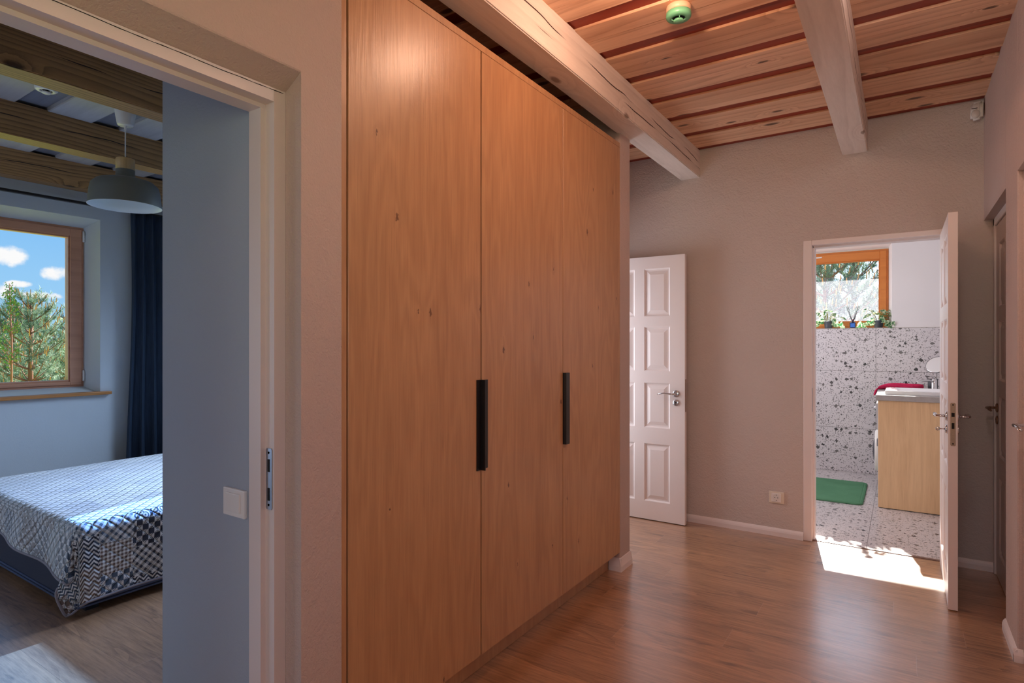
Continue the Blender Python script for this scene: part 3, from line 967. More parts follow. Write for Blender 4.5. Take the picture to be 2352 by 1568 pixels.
# recessed door beside the far wall
L3 = struct('door_3', door_leaf(lambda u, n, z_: (.462 + n, 3.66 + u, z_), .745, .038, 2.024), M['white_frame'], 'white panelled door in the recess behind the bathroom door', 'door')
lever(L3, (.462, 4.345, .975), (-1, 0, 0), (0, -1, 0), 'brown_steel')
keyrose(L3, (.462, 4.345, .905), (-1, 0, 0), False, 'brown_steel')
L4 = struct('door_4', door_leaf(lambda u, n, z_: (.436 + n, 2.43 + u, z_), .76, .038, 2.024), M['white_frame'], 'white door in the recess at the picture edge with a chrome lever', 'door')
lever(L4, (.436, 3.150, 1.008), (-1, 0, 0), (0, -1, 0))
keyrose(L4, (.436, 3.150, .94), (-1, 0, 0))


# ---- windows
def window(name, f, a0, a1, b0, b1, g, d_frame, m_, label, hinge_side=None):
    """outer frame a0..a1 x b0..b1; g=(a0,a1,b0,b1) glass; f(a,b,d), d grows into the room"""
    root = thing(name, f((a0 + a1) / 2, b0, 0), label, 'window', kind='structure')
    fr = MB()
    w = .026

    def bx(mb, A0, A1, B0, B1, D0, D1, bev=.003):
        p, q = f(A0, B0, D0), f(A1, B1, D1)
        mb.box(min(p[0], q[0]), max(p[0], q[0]), min(p[1], q[1]), max(p[1], q[1]), min(p[2], q[2]), max(p[2], q[2]), bev, 1)
    for r in ((a0, a0 + w, b0, b1), (a1 - w, a1, b0, b1), (a0 + w, a1 - w, b0, b0 + w), (a0 + w, a1 - w, b1 - w, b1)):
        bx(fr, r[0] - .003, r[1] + .003, r[2] - .003, r[3] + .003, -.07, .010)
    fr.build('window_frame', m_, root)
    sa = MB()
    s0, s1, s2, s3 = a0 + w * .6, a1 - w * .6, b0 + w * .6, b1 - w * .6
    e = .012
    for r in ((s0, g[0] - e, s2, s3), (g[1] + e, s1, s2, s3), (g[0] - e, g[1] + e, s2, g[2] - e), (g[0] - e, g[1] + e, g[3] + e, s3)):
        bx(sa, r[0], r[1], r[2], r[3], -.055, .024)
    for r in ((g[0] - e, g[0], g[2] - e, g[3] + e), (g[1], g[1] + e, g[2] - e, g[3] + e), (g[0], g[1], g[2] - e, g[2]), (g[0], g[1], g[3], g[3] + e)):
        bx(sa, r[0], r[1], r[2], r[3], -.05, .012, .002)
    so = sa.build('sash', m_, root)
    pn = MB()
    bx(pn, g[0] - .004, g[1] + .004, g[2] - .004, g[3] + .004, -.030, -.026, 0)
    pn.build('pane', M['glass'], root)
    return root, so


w1, sash1 = window('window_1', lambda a, b, d: (-5.78 + d, a, b), .41, 2.145, .985, 2.317, (.50, 2.035, 1.042, 2.226), 0, M['pine_window'],
                   'pine-framed bedroom window looking onto young pines')
for zz in (1.03, 2.20):
    MB().tube([(-5.755, 2.142, zz), (-5.755, 2.142, zz + .09)], .008, 10).build('hinge', M['plastic'], w1)
MB().box(-5.80, -5.555, .30, 2.275, .918, .944, .004, 2).build('window_sill', M['pine_sill'], w1)
w2, sash2 = window('window_2', lambda a, b, d: (a, 7.30 - d, b), -1.25, -.112, 1.515, 2.335, (-1.16, -.197, 1.588, 2.222), 0, M['pine_window_b'],
                   'orange pine-framed bathroom window with frosted lower film')
MB().box(-.84, -.725, 7.272, 7.284, 2.285, 2.30, .003, 2).build('opening_limiter', M['plastic'], w2)
MB().box(-1.158, -.199, 7.3225, 7.3235, 1.588, 2.072).build('frosted_film', M['film'], w2)
w4 = thing('window_4', (.62, -.6, .92), 'added hall window beside the viewer, for the side fill light', 'window', kind='structure')  # window made up to go with the side fill lamp
MB().box(.60, .605, -1.35, .15, .92, 2.18).build('pane', M['glass'], w4)
MB().box(.57, .64, -1.35, -1.27, .92, 2.18).box(.57, .64, .07, .15, .92, 2.18).box(.57, .64, -1.27, .07, .92, 1.0).box(.57, .64, -1.27, .07, 2.1, 2.18).build('window_frame', M['pine_window'], w4)
w3 = thing('window_3', (-3.6, 3.56, 1.5), 'added high bedroom window over the bed head, letting in the sun patch', 'window', kind='structure')  # unseen window made up to cast the sun patch on the floor
MB().box(-4.0, -2.3, 3.55, 3.553, 1.5, 2.38).build('pane', M['tint_glass'], w3)
MB().box(-4.0, -3.96, 3.53, 3.6, 1.5, 2.38).box(-2.34, -2.3, 3.53, 3.6, 1.5, 2.38).build('window_frame', M['pine_window'], w3)

# ================================================================== BEAMS
bt = {'name': 'ceiling_beam'}


def beam(x0, x1, y0, y1, m_, label, group, z0=2.587, z1=CZ + .004):
    mb = MB()
    b = bmesh.new()
    n = 26
    for i in range(n + 1):
        yy = y0 + (y1 - y0) * i / n
        w_ = .003
        for (cx, cz) in ((x0, z0), (x1, z0), (x1, z1), (x0, z1)):
            q = mnoise.noise(Vector((cx * 7, yy * 1.4, cz * 9)))
            b.verts.new((cx + q * w_, yy, cz + (q * w_ if cz == z0 else 0)))
    b.verts.ensure_lookup_table()
    for i in range(n):
        for k in range(4):
            l = (k + 1) % 4
            b.faces.new([b.verts[i * 4 + k], b.verts[i * 4 + l], b.verts[i * 4 + 4 + l], b.verts[i * 4 + 4 + k]])
    b.faces.new([b.verts[k] for k in (3, 2, 1, 0)])
    b.faces.new([b.verts[n * 4 + k] for k in (0, 1, 2, 3)])
    bmesh.ops.recalc_face_normals(b, faces=b.faces[:])
    lb = [e for e in b.edges if abs(e.verts[0].co.y - e.verts[1].co.y) > .01 and (e.verts[0].co.z < z0 + .02)]
    bmesh.ops.bevel(b, geom=lb, offset=.005, segments=2, affect='EDGES')
    mb._merge(b)
    return tag(mb.build('ceiling_beam', m_), label, 'beam', group)


# the beam over the wardrobe is built in one piece with the wall ends notched under it
beam(-1.402, -1.256, -4.0, YF + .002, M['beam_white'], 'cracked whitewashed ceiling beam running above the wardrobe doors', 'whitewashed hall beams')
beam(-.324, -.179, -4.0, YF + .002, M['beam_white'], 'whitewashed ceiling beam over the middle of the hall, ending above the bathroom doorway', 'whitewashed hall beams')
beam(-3.48, -3.336, -1.49, 3.49, M['beam_dark'], 'brown knotty bedroom beam closest to the doorway, largest of three', 'brown bedroom beams')
beam(-4.56, -4.416, -1.49, 3.49, M['beam_dark'], 'brown bedroom beam in the middle, behind the pendant lamp cord', 'brown bedroom beams')
beam(-5.60, -5.478, -1.49, 3.49, M['beam_dark'], 'brown bedroom beam right against the window wall', 'brown bedroom beams')

# ================================================================== WARDROBE
WX = -1.38
wr_ = thing('wardrobe', (-1.68, 2.2, 0), 'tall built-in oak-look wardrobe with three doors and black edge handles', 'wardrobe')
mb = MB()
mb.box(-1.982, WX - .002, 1.170, 1.192, .0, 2.525, .001, 1)           # left side panel
mb.box(-1.982, WX - .002, 1.192, 3.240, 2.497, 2.525, .001, 1)        # top board
mb.box(-1.982, WX - .03, 3.2365, 3.2405, .10, 2.525)
mb.box(-1.982, -1.974, 1.192, 3.24, .10, 2.497)
mb.box(-1.974, WX - .03, 1.192, 3.24, .10, .116)
mb.box(-1.974, WX - .07, 1.857, 1.873, .116, 2.49)
mb.build('body', M['oak'], wr_)
MB().box(-1.470, -1.452, 1.170, 3.229, 0, .108, .001, 1).build('toe_kick', M['oak'], wr_)
DY = [(1.1970, 1.8612), (1.8680, 2.5350), (2.5384, 3.2350)]
for i, (a, b_) in enumerate(DY):
    dd = MB().box(WX - .020, WX, a, b_, .114, 2.494, .001, 1).build('door', M['oak'], wr_)
    # edge pull : L profile clasping the door edge
    hy = b_ if i == 0 else a
    s_ = -1 if i == 0 else 1
    P2 = [(0, 0), (.020, 0), (.020, .004), (.004, .004), (.004, .036), (-.001, .036), (-.001, 0)]
    if i == 0:
        P2 = [(-.001, -.028), (.004, -.028), (.004, -.003), (.024, -.003), (.024, .001), (-.001, .001)]
        MB().prism([(WX + p_, hy + q_) for p_, q_ in P2], lambda x_, y_, d: (x_, y_, d), .845, 1.200, 0).build('handle', M['black'], dd)
    elif i == 1:
        P2 = [(-.001, -.001), (.004, -.001), (.006, .0), (.006, .034), (-.001, .034)]
        MB().prism([(WX + p_, hy + q_) for p_, q_ in P2], lambda x_, y_, d: (x_, y_, d), .848, 1.199, 0).build('handle', M['black'], dd)
    else:
        P2 = [(-.001, -.001), (.004, -.001), (.018, .0), (.018, .036), (.015, .040), (-.001, .040)]
        MB().prism([(WX + p_, hy + q_) for p_, q_ in P2], lambda x_, y_, d: (x_, y_, d), .850, 1.199, 0).build('handle', M['black'], dd)

# ================================================================== SMALL THINGS IN THE HALL
# smoke detector
def smoke_detector(loc, label, mbase='cream', mbody='mint'):
    r = thing('smoke_detector', loc, label, 'smoke detector')
    L = Vector(loc)
    MB().lathe([(0, 0), (.050, 0), (.052, -.004), (.052, -.020), (.048, -.024), (0, -.024)], L, (0, 0, 1), 40).build('base', M[mbase], r)
    MB().lathe([(.046, -.024), (.052, -.027), (.053, -.040), (.050, -.048), (.042, -.052), (.030, -.053), (.027, -.050), (.026, -.047)], L, (0, 0, 1), 40, cap=False).build('body', M[mbody], r)
    MB().lathe([(.0, -.046), (.030, -.046)], L, (0, 0, 1), 40, cap=False).lathe([(.012, -.046), (.014, -.055)], L, (0, 0, 1), 24, cap=False).build('vent', M['dark'], r)
    mb = MB().lathe([(0, -.055), (.019, -.055), (.021, -.058), (.021, -.062), (.018, -.065), (0, -.066)], L, (0, 0, 1), 32)
    for k in range(4):
        a = k * math.pi / 2 + .45
        d = Vector((math.cos(a), math.sin(a), 0))
        mb.tube([L + d * .018 + Vector((0, 0, -.059)), L + d * .030 + Vector((0, 0, -.053))], .0022, 6)
    mb.build('cap', M[mbody], r)
    return r


smoke_detector((-.795, 2.495, CZ), 'mint green round smoke detector on the pine ceiling of the hall')

# lamp fixed to the hall ceiling just above the view
lp_ = thing('ceiling_lamp', (-.74, 2.08, CZ), 'round lit ceiling lamp of the hall, above the picture', 'lamp')
MB().lathe([(0, 0), (.07, 0), (.07, -.02), (.06, -.025), (0, -.025)], (-.74, 2.08, CZ), (0, 0, 1), 32).build('base', M['plastic'], lp_)
pt = bpy.data.lights.new('ceiling_lamp_bulb', 'POINT')
pt.energy = 13
pt.color = (1.0, .60, .41)
pt.shadow_soft_size = .045
po = bpy.data.objects.new('ceiling_lamp_bulb', pt)
COL.objects.link(po)
po.parent = lp_
po.location = (0, 0, -.085)

# second lamp, added as fill, further back over the viewer
lp2 = thing('ceiling_lamp', (-.6, -.9, CZ), 'second round ceiling lamp, added as fill behind the viewer', 'lamp')
MB().lathe([(0, 0), (.07, 0), (.07, -.02), (.06, -.025), (0, -.025)], (-.6, -.9, CZ), (0, 0, 1), 32).build('base', M['plastic'], lp2)
pt = bpy.data.lights.new('rear_fill_bulb', 'POINT')
pt.energy = 3
pt.color = (1.0, .72, .60)
pt.shadow_soft_size = .06
po = bpy.data.objects.new('rear_fill_bulb', pt)
COL.objects.link(po)
po.parent = lp2
po.location = (0, 0, -.09)

# third lamp, added as fill, between the middle beam and the right wall, above the view
lp3 = thing('ceiling_lamp', (.12, 1.85, CZ), 'third round ceiling lamp, added as fill between the middle beam and the right-hand hall wall', 'lamp')
lp3['label'] = 'round ceiling lamp added as fill between the middle beam and the wall with recessed doors'
MB().lathe([(0, 0), (.07, 0), (.07, -.02), (.06, -.025), (0, -.025)], (.12, 1.85, CZ), (0, 0, 1), 32).build('base', M['plastic'], lp3)
pt = bpy.data.lights.new('side_fill_bulb', 'POINT')
pt.energy = 15
pt.color = (1.0, .84, .77)
pt.shadow_soft_size = .09
po = bpy.data.objects.new('side_fill_bulb', pt)
COL.objects.link(po)
po.parent = lp3
po.location = (0, 0, -.12)

# motion sensor in the corner
ms = thing('motion_sensor', (.372, 4.435, 2.64), 'white motion sensor high in the corner under the ceiling', 'motion sensor')
b = bmesh.new()
bmesh.ops.create_cube(b, size=1)
for v_ in b.verts:
    v_.co = Vector((v_.co.x * .058 * (1 if v_.co.y < 0 else 1.1), v_.co.y * .042, v_.co.z * (.105 if v_.co.y < 0 else .118)))
bmesh.ops.bevel(b, geom=b.edges[:], offset=.014, segments=4, affect='EDGES')
bmesh.ops.rotate(b, verts=b.verts[:], matrix=Matrix.Rotation(R(-22), 3, 'Z') @ Matrix.Rotation(R(-8), 3, 'X'))
bmesh.ops.translate(b, verts=b.verts[:], vec=(.374, 4.408, 2.716))
MB()._merge(b).build('housing', M['plastic'], ms, True)
b = bmesh.new()
bmesh.ops.create_uvsphere(b, u_segments=20, v_segments=12, radius=.021)
bmesh.ops.scale(b, verts=b.verts[:], vec=(1, .5, 1.2))
bmesh.ops.translate(b, verts=b.verts[:], vec=(.366, 4.386, 2.693))
MB()._merge(b).build('lens', flat('sensor_lens', lin(214, 208, 206), .2), ms, True)
MB().box(.346, .374, 4.3815, 4.386, 2.724, 2.727).build('slot', M['dark'], ms)
MB().box(.36, .40, 4.425, 4.45, 2.69, 2.75, .003, 1).build('bracket', M['plastic'], ms)

# wall outlet
ol = thing('wall_outlet', (-.725, YF, .23), 'cream power outlet low on the far wall beside the bathroom doorway', 'power outlet')
MB().box(-.774, -.678, YF - .010, YF + .001, .229, .309, .003, 2).build('frame', flat('cream_frame', lin(232, 222, 205), .35), ol)
MB().box(-.757, -.695, YF - .014, YF - .008, .238, .300, .003, 2).build('insert', M['plastic'], ol)
mb = MB().lathe([(.020, .0), (.020, .0005), (.017, -.006), (0, -.006)], (-.726, YF - .0142, .269), (0, -1, 0), 32, cap=False)
mb.build('socket_cup', flat('cup_shadow', lin(200, 190, 178), .5), ol)
MB().lathe([(0, 0), (.0028, 0)], (-.7355, YF - .0146, .269), (0, -1, 0), 12).lathe([(0, 0), (.0028, 0)], (-.7165, YF - .0146, .269), (0, -1, 0), 12) \
    .box(-.728, -.724, YF - .0150, YF - .0144, .285, .290).box(-.728, -.724, YF - .0150, YF - .0144, .248, .253).build('pin_hole', M['dark'], ol)

# light switch inside the bedroom doorway
sw = thing('light_switch', (-1.64, .9975, .83), 'square white light switch on the grey wall inside the bedroom doorway', 'light switch')
MB().box(-1.690, -1.582, .988, .9985, .833, .915, .003, 2).build('frame', M['plastic'], sw)
MB().box(-1.672, -1.600, .984, .990, .846, .903, .003, 2).build('rocker', M['plastic'], sw)

# ================================================================== BEDROOM THINGS
# pendant lamp
pd = thing('pendant_lamp', (-3.95, 1.69, CZ), 'grey metal pendant lamp with a wooden neck hanging over the bed', 'pendant lamp')
O = Vector((-3.95, 1.69, 0))
MB().lathe([(0, CZ + .02), (.060, CZ + .02), (.060, CZ - .01), (.044, 2.68), (.040, 2.672), (.0, 2.672)], O, (0, 0, 1), 32).build('ceiling_rose', M['plastic'], pd)
MB().tube([O + Vector((0, 0, 2.68)), O + Vector((0, 0, 2.45))], .0035, 8).lathe([(.009, 2.672), (.006, 2.655), (.0035, 2.64)], O, (0, 0, 1), 16, cap=False).build('cord', M['plastic'], pd)
MB().lathe([(0, 2.470), (.048, 2.470), (.050, 2.466), (.050, 2.400), (0, 2.400)], O, (0, 0, 1), 32).build('neck', M['lamp_wood'], pd)
shade = [(.050, 2.402), (.051, 2.365), (.056, 2.352), (.100, 2.345), (.150, 2.330), (.176, 2.305), (.184, 2.270), (.190, 2.215), (.192, 2.180)]
MB().lathe(shade, O, (0, 0, 1), 64, cap=False).build('shade', M['lamp_shade'], pd)
MB().lathe([(r - .0035, h - .0015) for r, h in shade[2:]] + [(.1945, 2.179)], O, (0, 0, 1), 64, cap=False).build('shade_lining', M['lamp_inside'], pd)
MB().lathe([(0, 2.36), (.02, 2.355), (.03, 2.32), (.028, 2.29), (.015, 2.275), (0, 2.272)], O, (0, 0, 1), 24).build('bulb', M['ceramic'], pd)

smoke_detector((-3.93, 1.285, CZ), 'small round smoke detector on the grey bedroom ceiling behind the first beam', 'plastic', 'plastic')

# curtain rod and curtain
cr_ = thing('curtain_rail', (-5.54, 1.5, 2.46), 'thin black curtain rail above the bedroom window', 'curtain rail')
MB().box(-5.56, -5.525, .1, 3.1, 2.474, 2.494, .003, 1).build('rail', M['black'], cr_)
for yy in (.5, 2.9):
    MB().box(-5.60, -5.53, yy, yy + .02, 2.478, 2.50).build('bracket', M['black'], cr_)
b = bmesh.new()
NU, NZ = 90, 36
for j in range(NZ + 1):
    tz = j / NZ
    zz = 2.476 * (1 - tz) + .03 * tz
    w0 = 2.40 - .045 * tz + .012 * math.sin(tz * 5)
    w1_ = 2.645 + .02 * tz
    for i in range(NU + 1):
        u_ = i / NU
        amp = .030 + .012 * tz
        ph = u_ * 2 * math.pi * 3.2 + .5 * math.sin(tz * 2 + u_ * 3)
        yy = w0 + (w1_ - w0) * u_ + .012 * math.sin(2 * ph)
        xx_ = -5.515 + amp * math.sin(ph) + .006 * math.sin(u_ * 40 + tz * 6) * tz
        b.verts.new((xx_, yy, zz))
b.verts.ensure_lookup_table()
for j in range(NZ):
    for i in range(NU):
        k = j * (NU + 1) + i
        b.faces.new([b.verts[k], b.verts[k + 1], b.verts[k + NU + 2], b.verts[k + NU + 1]])
cu = MB()._merge(b).build('curtain', M['curtain'], None, True)
tag(cu, 'dark navy curtain gathered beside the bedroom window', 'curtain')
sm = cu.modifiers.new('thickness', 'SOLIDIFY')
sm.thickness = .003

# bed
bd = thing('bed', (-4.2, 2.2, 0), 'upholstered bed base in dark grey-blue cloth under the quilt', 'bed')
MB().box(-5.03, -3.365, 1.225, 3.35, .045, .34, .012, 3).build('base', M['bed_cloth'], bd)
MB().box(-5.01, -3.385, 1.25, 3.35, .345, .425, .03, 4).build('mattress', M['plastic'], bd)
mb = MB()
for zz in (.045, .062):
    mb.tube([(-5.0, 1.222, zz), (-3.368, 1.222, zz)], .006, 8).tube([(-3.362, 1.226, zz), (-3.362, 3.34, zz)], .006, 8)
mb.build('piping', M['piping'], bd)
mb = MB()
for (xx_, yy) in ((-3.45, 1.31), (-4.95, 1.31), (-3.45, 3.25), (-4.95, 3.25)):
    mb = MB().box(xx_ - .03, xx_ + .03, yy - .03, yy + .03, 0, .05)
    mb.build('foot', M['black'], bd)

# quilt : draped cloth. cloth coordinates measured from the corner (-3.36, 1.22)
QX, QY, QZ = -3.362, 1.222, .452
drop_side, drop_foot = .372, .262
me_b = bmesh.new()
uvl = me_b.loops.layers.uv.new('uv')
riml = me_b.loops.layers.uv.new('rim')
NA, NB = 130, 120
A = [-1.66 + i * (1.66 + drop_side) / NA for i in range(NA + 1)]      # along +x : >0 hangs over the side
B = [-(2.0) + i * (2.0 + drop_foot) / NB for i in range(NB + 1)]      # along -y : >0 hangs over the foot
grid = {}


def hang(s_):
    """arc over a rounded edge, returns (outward, down) for cloth length s past the edge line"""
    r = .035
    q = math.pi / 2 * r
    s2 = s_ + q * .5
    if s2 <= 0:
        return s_, 0.0
    if s2 < q:
        th = s2 / r
        return -q * .5 + r * math.sin(th), r * (1 - math.cos(th))
    return -q * .5 + r, r + (s2 - q)


for i, a in enumerate(A):
    for j, b_ in enumerate(B):
        nz = mnoise.noise(Vector((a * 2.3, b_ * 2.3, 1.7)))
        if a > 0 and b_ > 0:
            r = math.hypot(a, b_)
            th = math.atan2(b_, a)
            out, dn = hang(r)
            fl = math.sin(2 * th) ** 2
            out += fl * min(r, .45) * .20
            lean = fl * min(r, .45) * .30
            dn -= fl * r * .03
            # folds beside the corner cone
            ox, oy = math.cos(th), math.sin(th)
            side = math.sin(4 * th) * .035 * r / .4
            px_, py_ = QX + ox * out + oy * side - lean, QY - (oy * out - ox * side)
            zz = QZ - dn
        else:
            oa, da = hang(a)
            ob, db = hang(b_)
            wav = 0
            if a > 0.02:
                wav = .016 * math.sin(b_ * 9 + 1.0) * min(1, a / .3)
                oa += .010 + wav
            if b_ > 0.02:
                wav = .016 * math.sin(a * 10 + 2.2) * min(1, b_ / .2) + .02 * min(1, b_ / .2)
                ob += wav
            px_, py_ = QX + oa, QY - ob
            zz = QZ - da - db
            if a < 0 and b_ < 0:
                zz += .006 * nz
            # the foot hem lifts towards the far corner
            if b_ > 0:
                zz += .10 * b_ / drop_foot * max(0, min(1, (-a - .1) / .9)) * .6
        zz = max(zz, .012)
        grid[i, j] = me_b.verts.new((px_, py_, zz))
for i in range(NA):
    for j in range(NB):
        f = me_b.faces.new([grid[i, j], grid[i, j + 1], grid[i + 1, j + 1], grid[i + 1, j]])
        f.smooth = True
        for lp2_, (ii, jj) in zip(f.loops, ((i, j), (i, j + 1), (i + 1, j + 1), (i + 1, j))):
            lp2_[uvl].uv = (A[ii] + 3.0, B[jj] + 3.0)
            edge = max(A[ii] + .06, B[jj] + .03)
            rm = max(0.0, min(1.0, (edge) / .05 + .5)) * (1.0 if A[ii] > -.02 else .55)
            lp2_[riml].uv = (rm, 0)
me_q = bpy.data.meshes.new('quilt')
me_b.to_mesh(me_q)
me_b.free()
me_q.materials.append(M['quilt'])
ql = bpy.data.objects.new('quilt', me_q)
COL.objects.link(ql)
tag(ql, 'pale blue quilted patchwork bedspread with houndstooth and paisley border draped over the bed', 'quilt')
sm = ql.modifiers.new('thickness', 'SOLIDIFY')
sm.thickness = .010
sm.offset = -1
# binding along the hem
hem = [grid_ for grid_ in ()]
pts = []
co_ = lambda i, j: me_q.vertices[i * (NB + 1) + j].co
for i in range(NA, -1, -1) if False else range(0, NA + 1, 2):
    pts.append(co_(i, NB) + Vector((0, 0, 0)))
for j in range(NB, -1, -2):
    pts.append(co_(NA, j) + Vector((0, 0, 0)))
MB().tube(pts, .0065, 8).build('binding', flat('quilt_binding', lin(150, 144, 152), .8), ql)

# ================================================================== BATHROOM THINGS
vn = thing('vanity_cabinet', (.2, 6.1, 0), 'oak-look bathroom cabinet side under the grey worktop', 'cabinet')
MB().box(-.157, .62, 5.68, 5.70, .004, .878, .001, 1).build('side_panel', M['oak_bath'], vn)
MB().box(-.150, .60, 5.684, 5.699, 0, .004).build('glide', M['black'], vn)
wt = tag(MB().box(-.172, .85, 5.66, 7.10, .880, .925, .003, 2).build('worktop', M['worktop']), 'grey concrete-look worktop over the cabinet and washing machine', 'worktop')

# washing machine under the worktop, front facing left
wm = thing('washing_machine', (.1, 6.05, 0), 'white washing machine under the bathroom worktop behind the cabinet side', 'washing machine')
MB().box(-.160, .40, 5.73, 6.32, .012, .86, .010, 3).build('body', M['plastic'], wm)
MB().box(-.172, -.158, 5.74, 6.31, .73, .85, .004, 2).build('control_panel', flat('grey_panel', lin(205, 206, 214), .3), wm)
dr = MB().lathe([(.0, 0), (.10, 0), (.12, .010), (.165, .012), (.175, .004), (.175, -.012)], (-.176, 6.02, .42), (-1, 0, 0), 40, cap=False).build('door', M['plastic'], wm)
MB().lathe([(.0, .030), (.06, .027), (.10, .014), (.115, .0)], (-.178, 6.02, .42), (-1, 0, 0), 40, cap=False).build('porthole', flat('porthole_glass', lin(60, 62, 74), .1), dr)
MB().lathe([(0, 0), (.022, 0), (.020, .018), (0, .018)], (-.172, 5.95, .79), (-1, 0, 0), 24).build('knob', M['chrome'], wm)
MB().box(-.169, -.158, 5.76, 5.83, .49, .55, .004, 2).build('door_catch', flat('catch_grey', lin(120, 120, 128), .4), wm)
for (a, b_) in ((-.12, 5.79), (-.12, 6.26), (.34, 5.79), (.34, 6.26)):
    MB().lathe([(0, 0), (.02, 0), (.02, .014), (0, .014)], (a, b_, 0), (0, 0, 1), 16).build('foot', M['black'], wm)

# inset sink
sk = thing('sink', (.25, 6.05, .925), 'white rectangular sink set on the bathroom worktop', 'sink')
mb = MB()
sx0, sx1, sy0, sy1, sz0, sz1 = -.11, .42, 5.73, 6.20, .925, .958
t_ = .020
o = [(sx0, sy0), (sx1, sy0), (sx1, sy1), (sx0, sy1)]
i_ = [(sx0 + .07, sy0 + .03), (sx1 - t_, sy0 + .03), (sx1 - t_, sy1 - t_), (sx0 + .07, sy1 - t_)]
bt_ = [(sx0 + .10, sy0 + .07), (sx1 - .06, sy0 + .07), (sx1 - .06, sy1 - .06), (sx0 + .10, sy1 - .06)]
pts = [(p_[0], p_[1], sz0) for p_ in o] + [(p_[0], p_[1], sz1) for p_ in o] + [(p_[0], p_[1], sz1) for p_ in i_] + [(p_[0], p_[1], sz0 + .004) for p_ in bt_]
fs = []
for k in range(4):
    l = (k + 1) % 4
    fs += [(k, l, 4 + l, 4 + k), (4 + k, 4 + l, 8 + l, 8 + k), (8 + k, 8 + l, 12 + l, 12 + k)]
fs += [(12, 13, 14, 15), (3, 2, 1, 0)]
mb.poly(pts, fs)
bmesh.ops.recalc_face_normals(mb.bm, faces=mb.bm.faces[:])
ed = [e for e in mb.bm.edges if e.calc_length() > .05]
bmesh.ops.bevel(mb.bm, geom=ed, offset=.004, segments=2, affect='EDGES')
mb.build('basin', M['ceramic'], sk)
MB().lathe([(0, 0), (.02, 0), (.022, .002), (0, .003)], (.2, 5.96, .930), (0, 0, 1), 24).build('drain', M['chrome'], sk)

# tap
tp = thing('faucet', (.24, 6.27, .925), 'chrome faucet behind the bathroom sink', 'faucet')
MB().lathe([(0, 0), (.026, 0), (.026, .01), (.020, .014), (.020, .10), (.016, .112), (0, .114)], (.24, 6.27, .925), (0, 0, 1), 28) \
    .tube([(.24, 6.27, 1.012), (.20, 6.24, 1.024), (.15, 6.20, 1.022), (.115, 6.17, 1.010)], [.016, .014, .012, .011], 14, .7).build('body', M['chrome'], tp)
MB().tube([(.24, 6.27, 1.035), (.24, 6.27, 1.055), (.21, 6.24, 1.068), (.175, 6.21, 1.075)], [.012, .011, .008, .006], 12, .6).build('lever', M['chrome'], tp)

# speckled cup
cp = thing('toothbrush_cup', (.235, 6.40, .925), 'dark speckled cup on the worktop behind the faucet', 'cup')
MB().lathe([(0, 0), (.034, 0), (.036, .004), (.038, .105), (.036, .107), (.034, .104), (.032, .008), (0, .006)], (.235, 6.40, .925), (0, 0, 1), 32).build('cup_wall', M['charcoal'], cp)

# cosmetic mirror
mr = thing('cosmetic_mirror', (.27, 6.55, .925), 'small round tilted cosmetic mirror on a chrome stand', 'mirror')
c_ = Vector((.27, 6.50, 1.155))
nrm = Vector((-.35, -.75, .62)).normalized()
MB().lathe([(0, 0), (.055, 0), (.055, .006), (.010, .012), (.006, .03), (.005, .17), (0, .17)], (.27, 6.56, .925), (0, 0, 1), 24).build('stand', M['chrome'], mr)
MB().lathe([(.086, -.008), (.090, -.006), (.090, .004), (.086, .006)], c_, nrm, 48, cap=False).lathe([(0, -.009), (.087, -.008)], c_, nrm, 48, cap=False).build('rim', M['chrome'], mr)
MB().lathe([(0, .003), (.087, .003)], c_, nrm, 48, cap=False).build('mirror_glass', M['mirror'], mr)
MB().tube([(.27, 6.56, 1.09), (.27, 6.545, 1.10), (.27, 6.52, 1.14)], .004, 8).build('joint', M['chrome'], mr)

# little soap dish beside the cup
sd_ = thing('soap_dish', (.19, 6.42, .925), 'small grey soap dish on the worktop left of the speckled cup', 'soap dish')
MB().lathe([(0, 0), (.030, 0), (.040, .014), (.037, .015), (.028, .004), (0, .004)], (.155, 6.42, .925), (0, 0, 1), 28).build('dish', M['worktop'], sd_)

# pink cloth draped over the worktop edge
b = bmesh.new()
NU, NV = 60, 16
path = []
for i in range(NU + 1):
    u_ = i / NU
    x_ = .17 - u_ * .345
    if x_ > -.178:
        pz = .968 + .010 * math.sin(u_ * 9) + (.004 if u_ < .9 else 0)
    path.append((x_, pz))
prof = [(.17, .985), (.12, .980), (.06, .978), (0.0, .982), (-.06, .982), (-.12, .976), (-.165, .962), (-.188, .935), (-.196, .890), (-.205, .868)]
for i, (x_, zc) in enumerate(prof):
    tt = i / (len(prof) - 1)
    ry = .055 * (1 if i else .7) * (1 - .35 * tt)
    rz = (.026 if i < 6 else .017 - .004 * (i - 6) / 3) * (1 if i else .8)
    for k in range(NV):
        an = 2 * math.pi * k / NV
        wob_ = 1 + .14 * math.sin(3 * an + i * 1.1) + .08 * math.sin(5 * an - i * .8)
        if i < 7:
            b.verts.new((x_ + .01 * math.sin(an * 2), 6.36 + ry * wob_ * math.cos(an), max(.9262, zc - .020 + rz * wob_ * math.sin(an))))
        else:
            b.verts.new((min(-.176, x_ + rz * .9 * math.sin(an)), 6.36 + ry * wob_ * math.cos(an), zc + .008 * math.sin(an)))
b.verts.ensure_lookup_table()
for i in range(len(prof) - 1):
    for k in range(NV):
        l = (k + 1) % NV
        b.faces.new([b.verts[i * NV + k], b.verts[i * NV + l], b.verts[(i + 1) * NV + l], b.verts[(i + 1) * NV + k]])
b.faces.new([b.verts[k] for k in range(NV)][::-1])
b.faces.new([b.verts[(len(prof) - 1) * NV + k] for k in range(NV)])
bmesh.ops.recalc_face_normals(b, faces=b.faces[:])
ck = MB()._merge(b).build('washcloth', M['pink'], None, True)
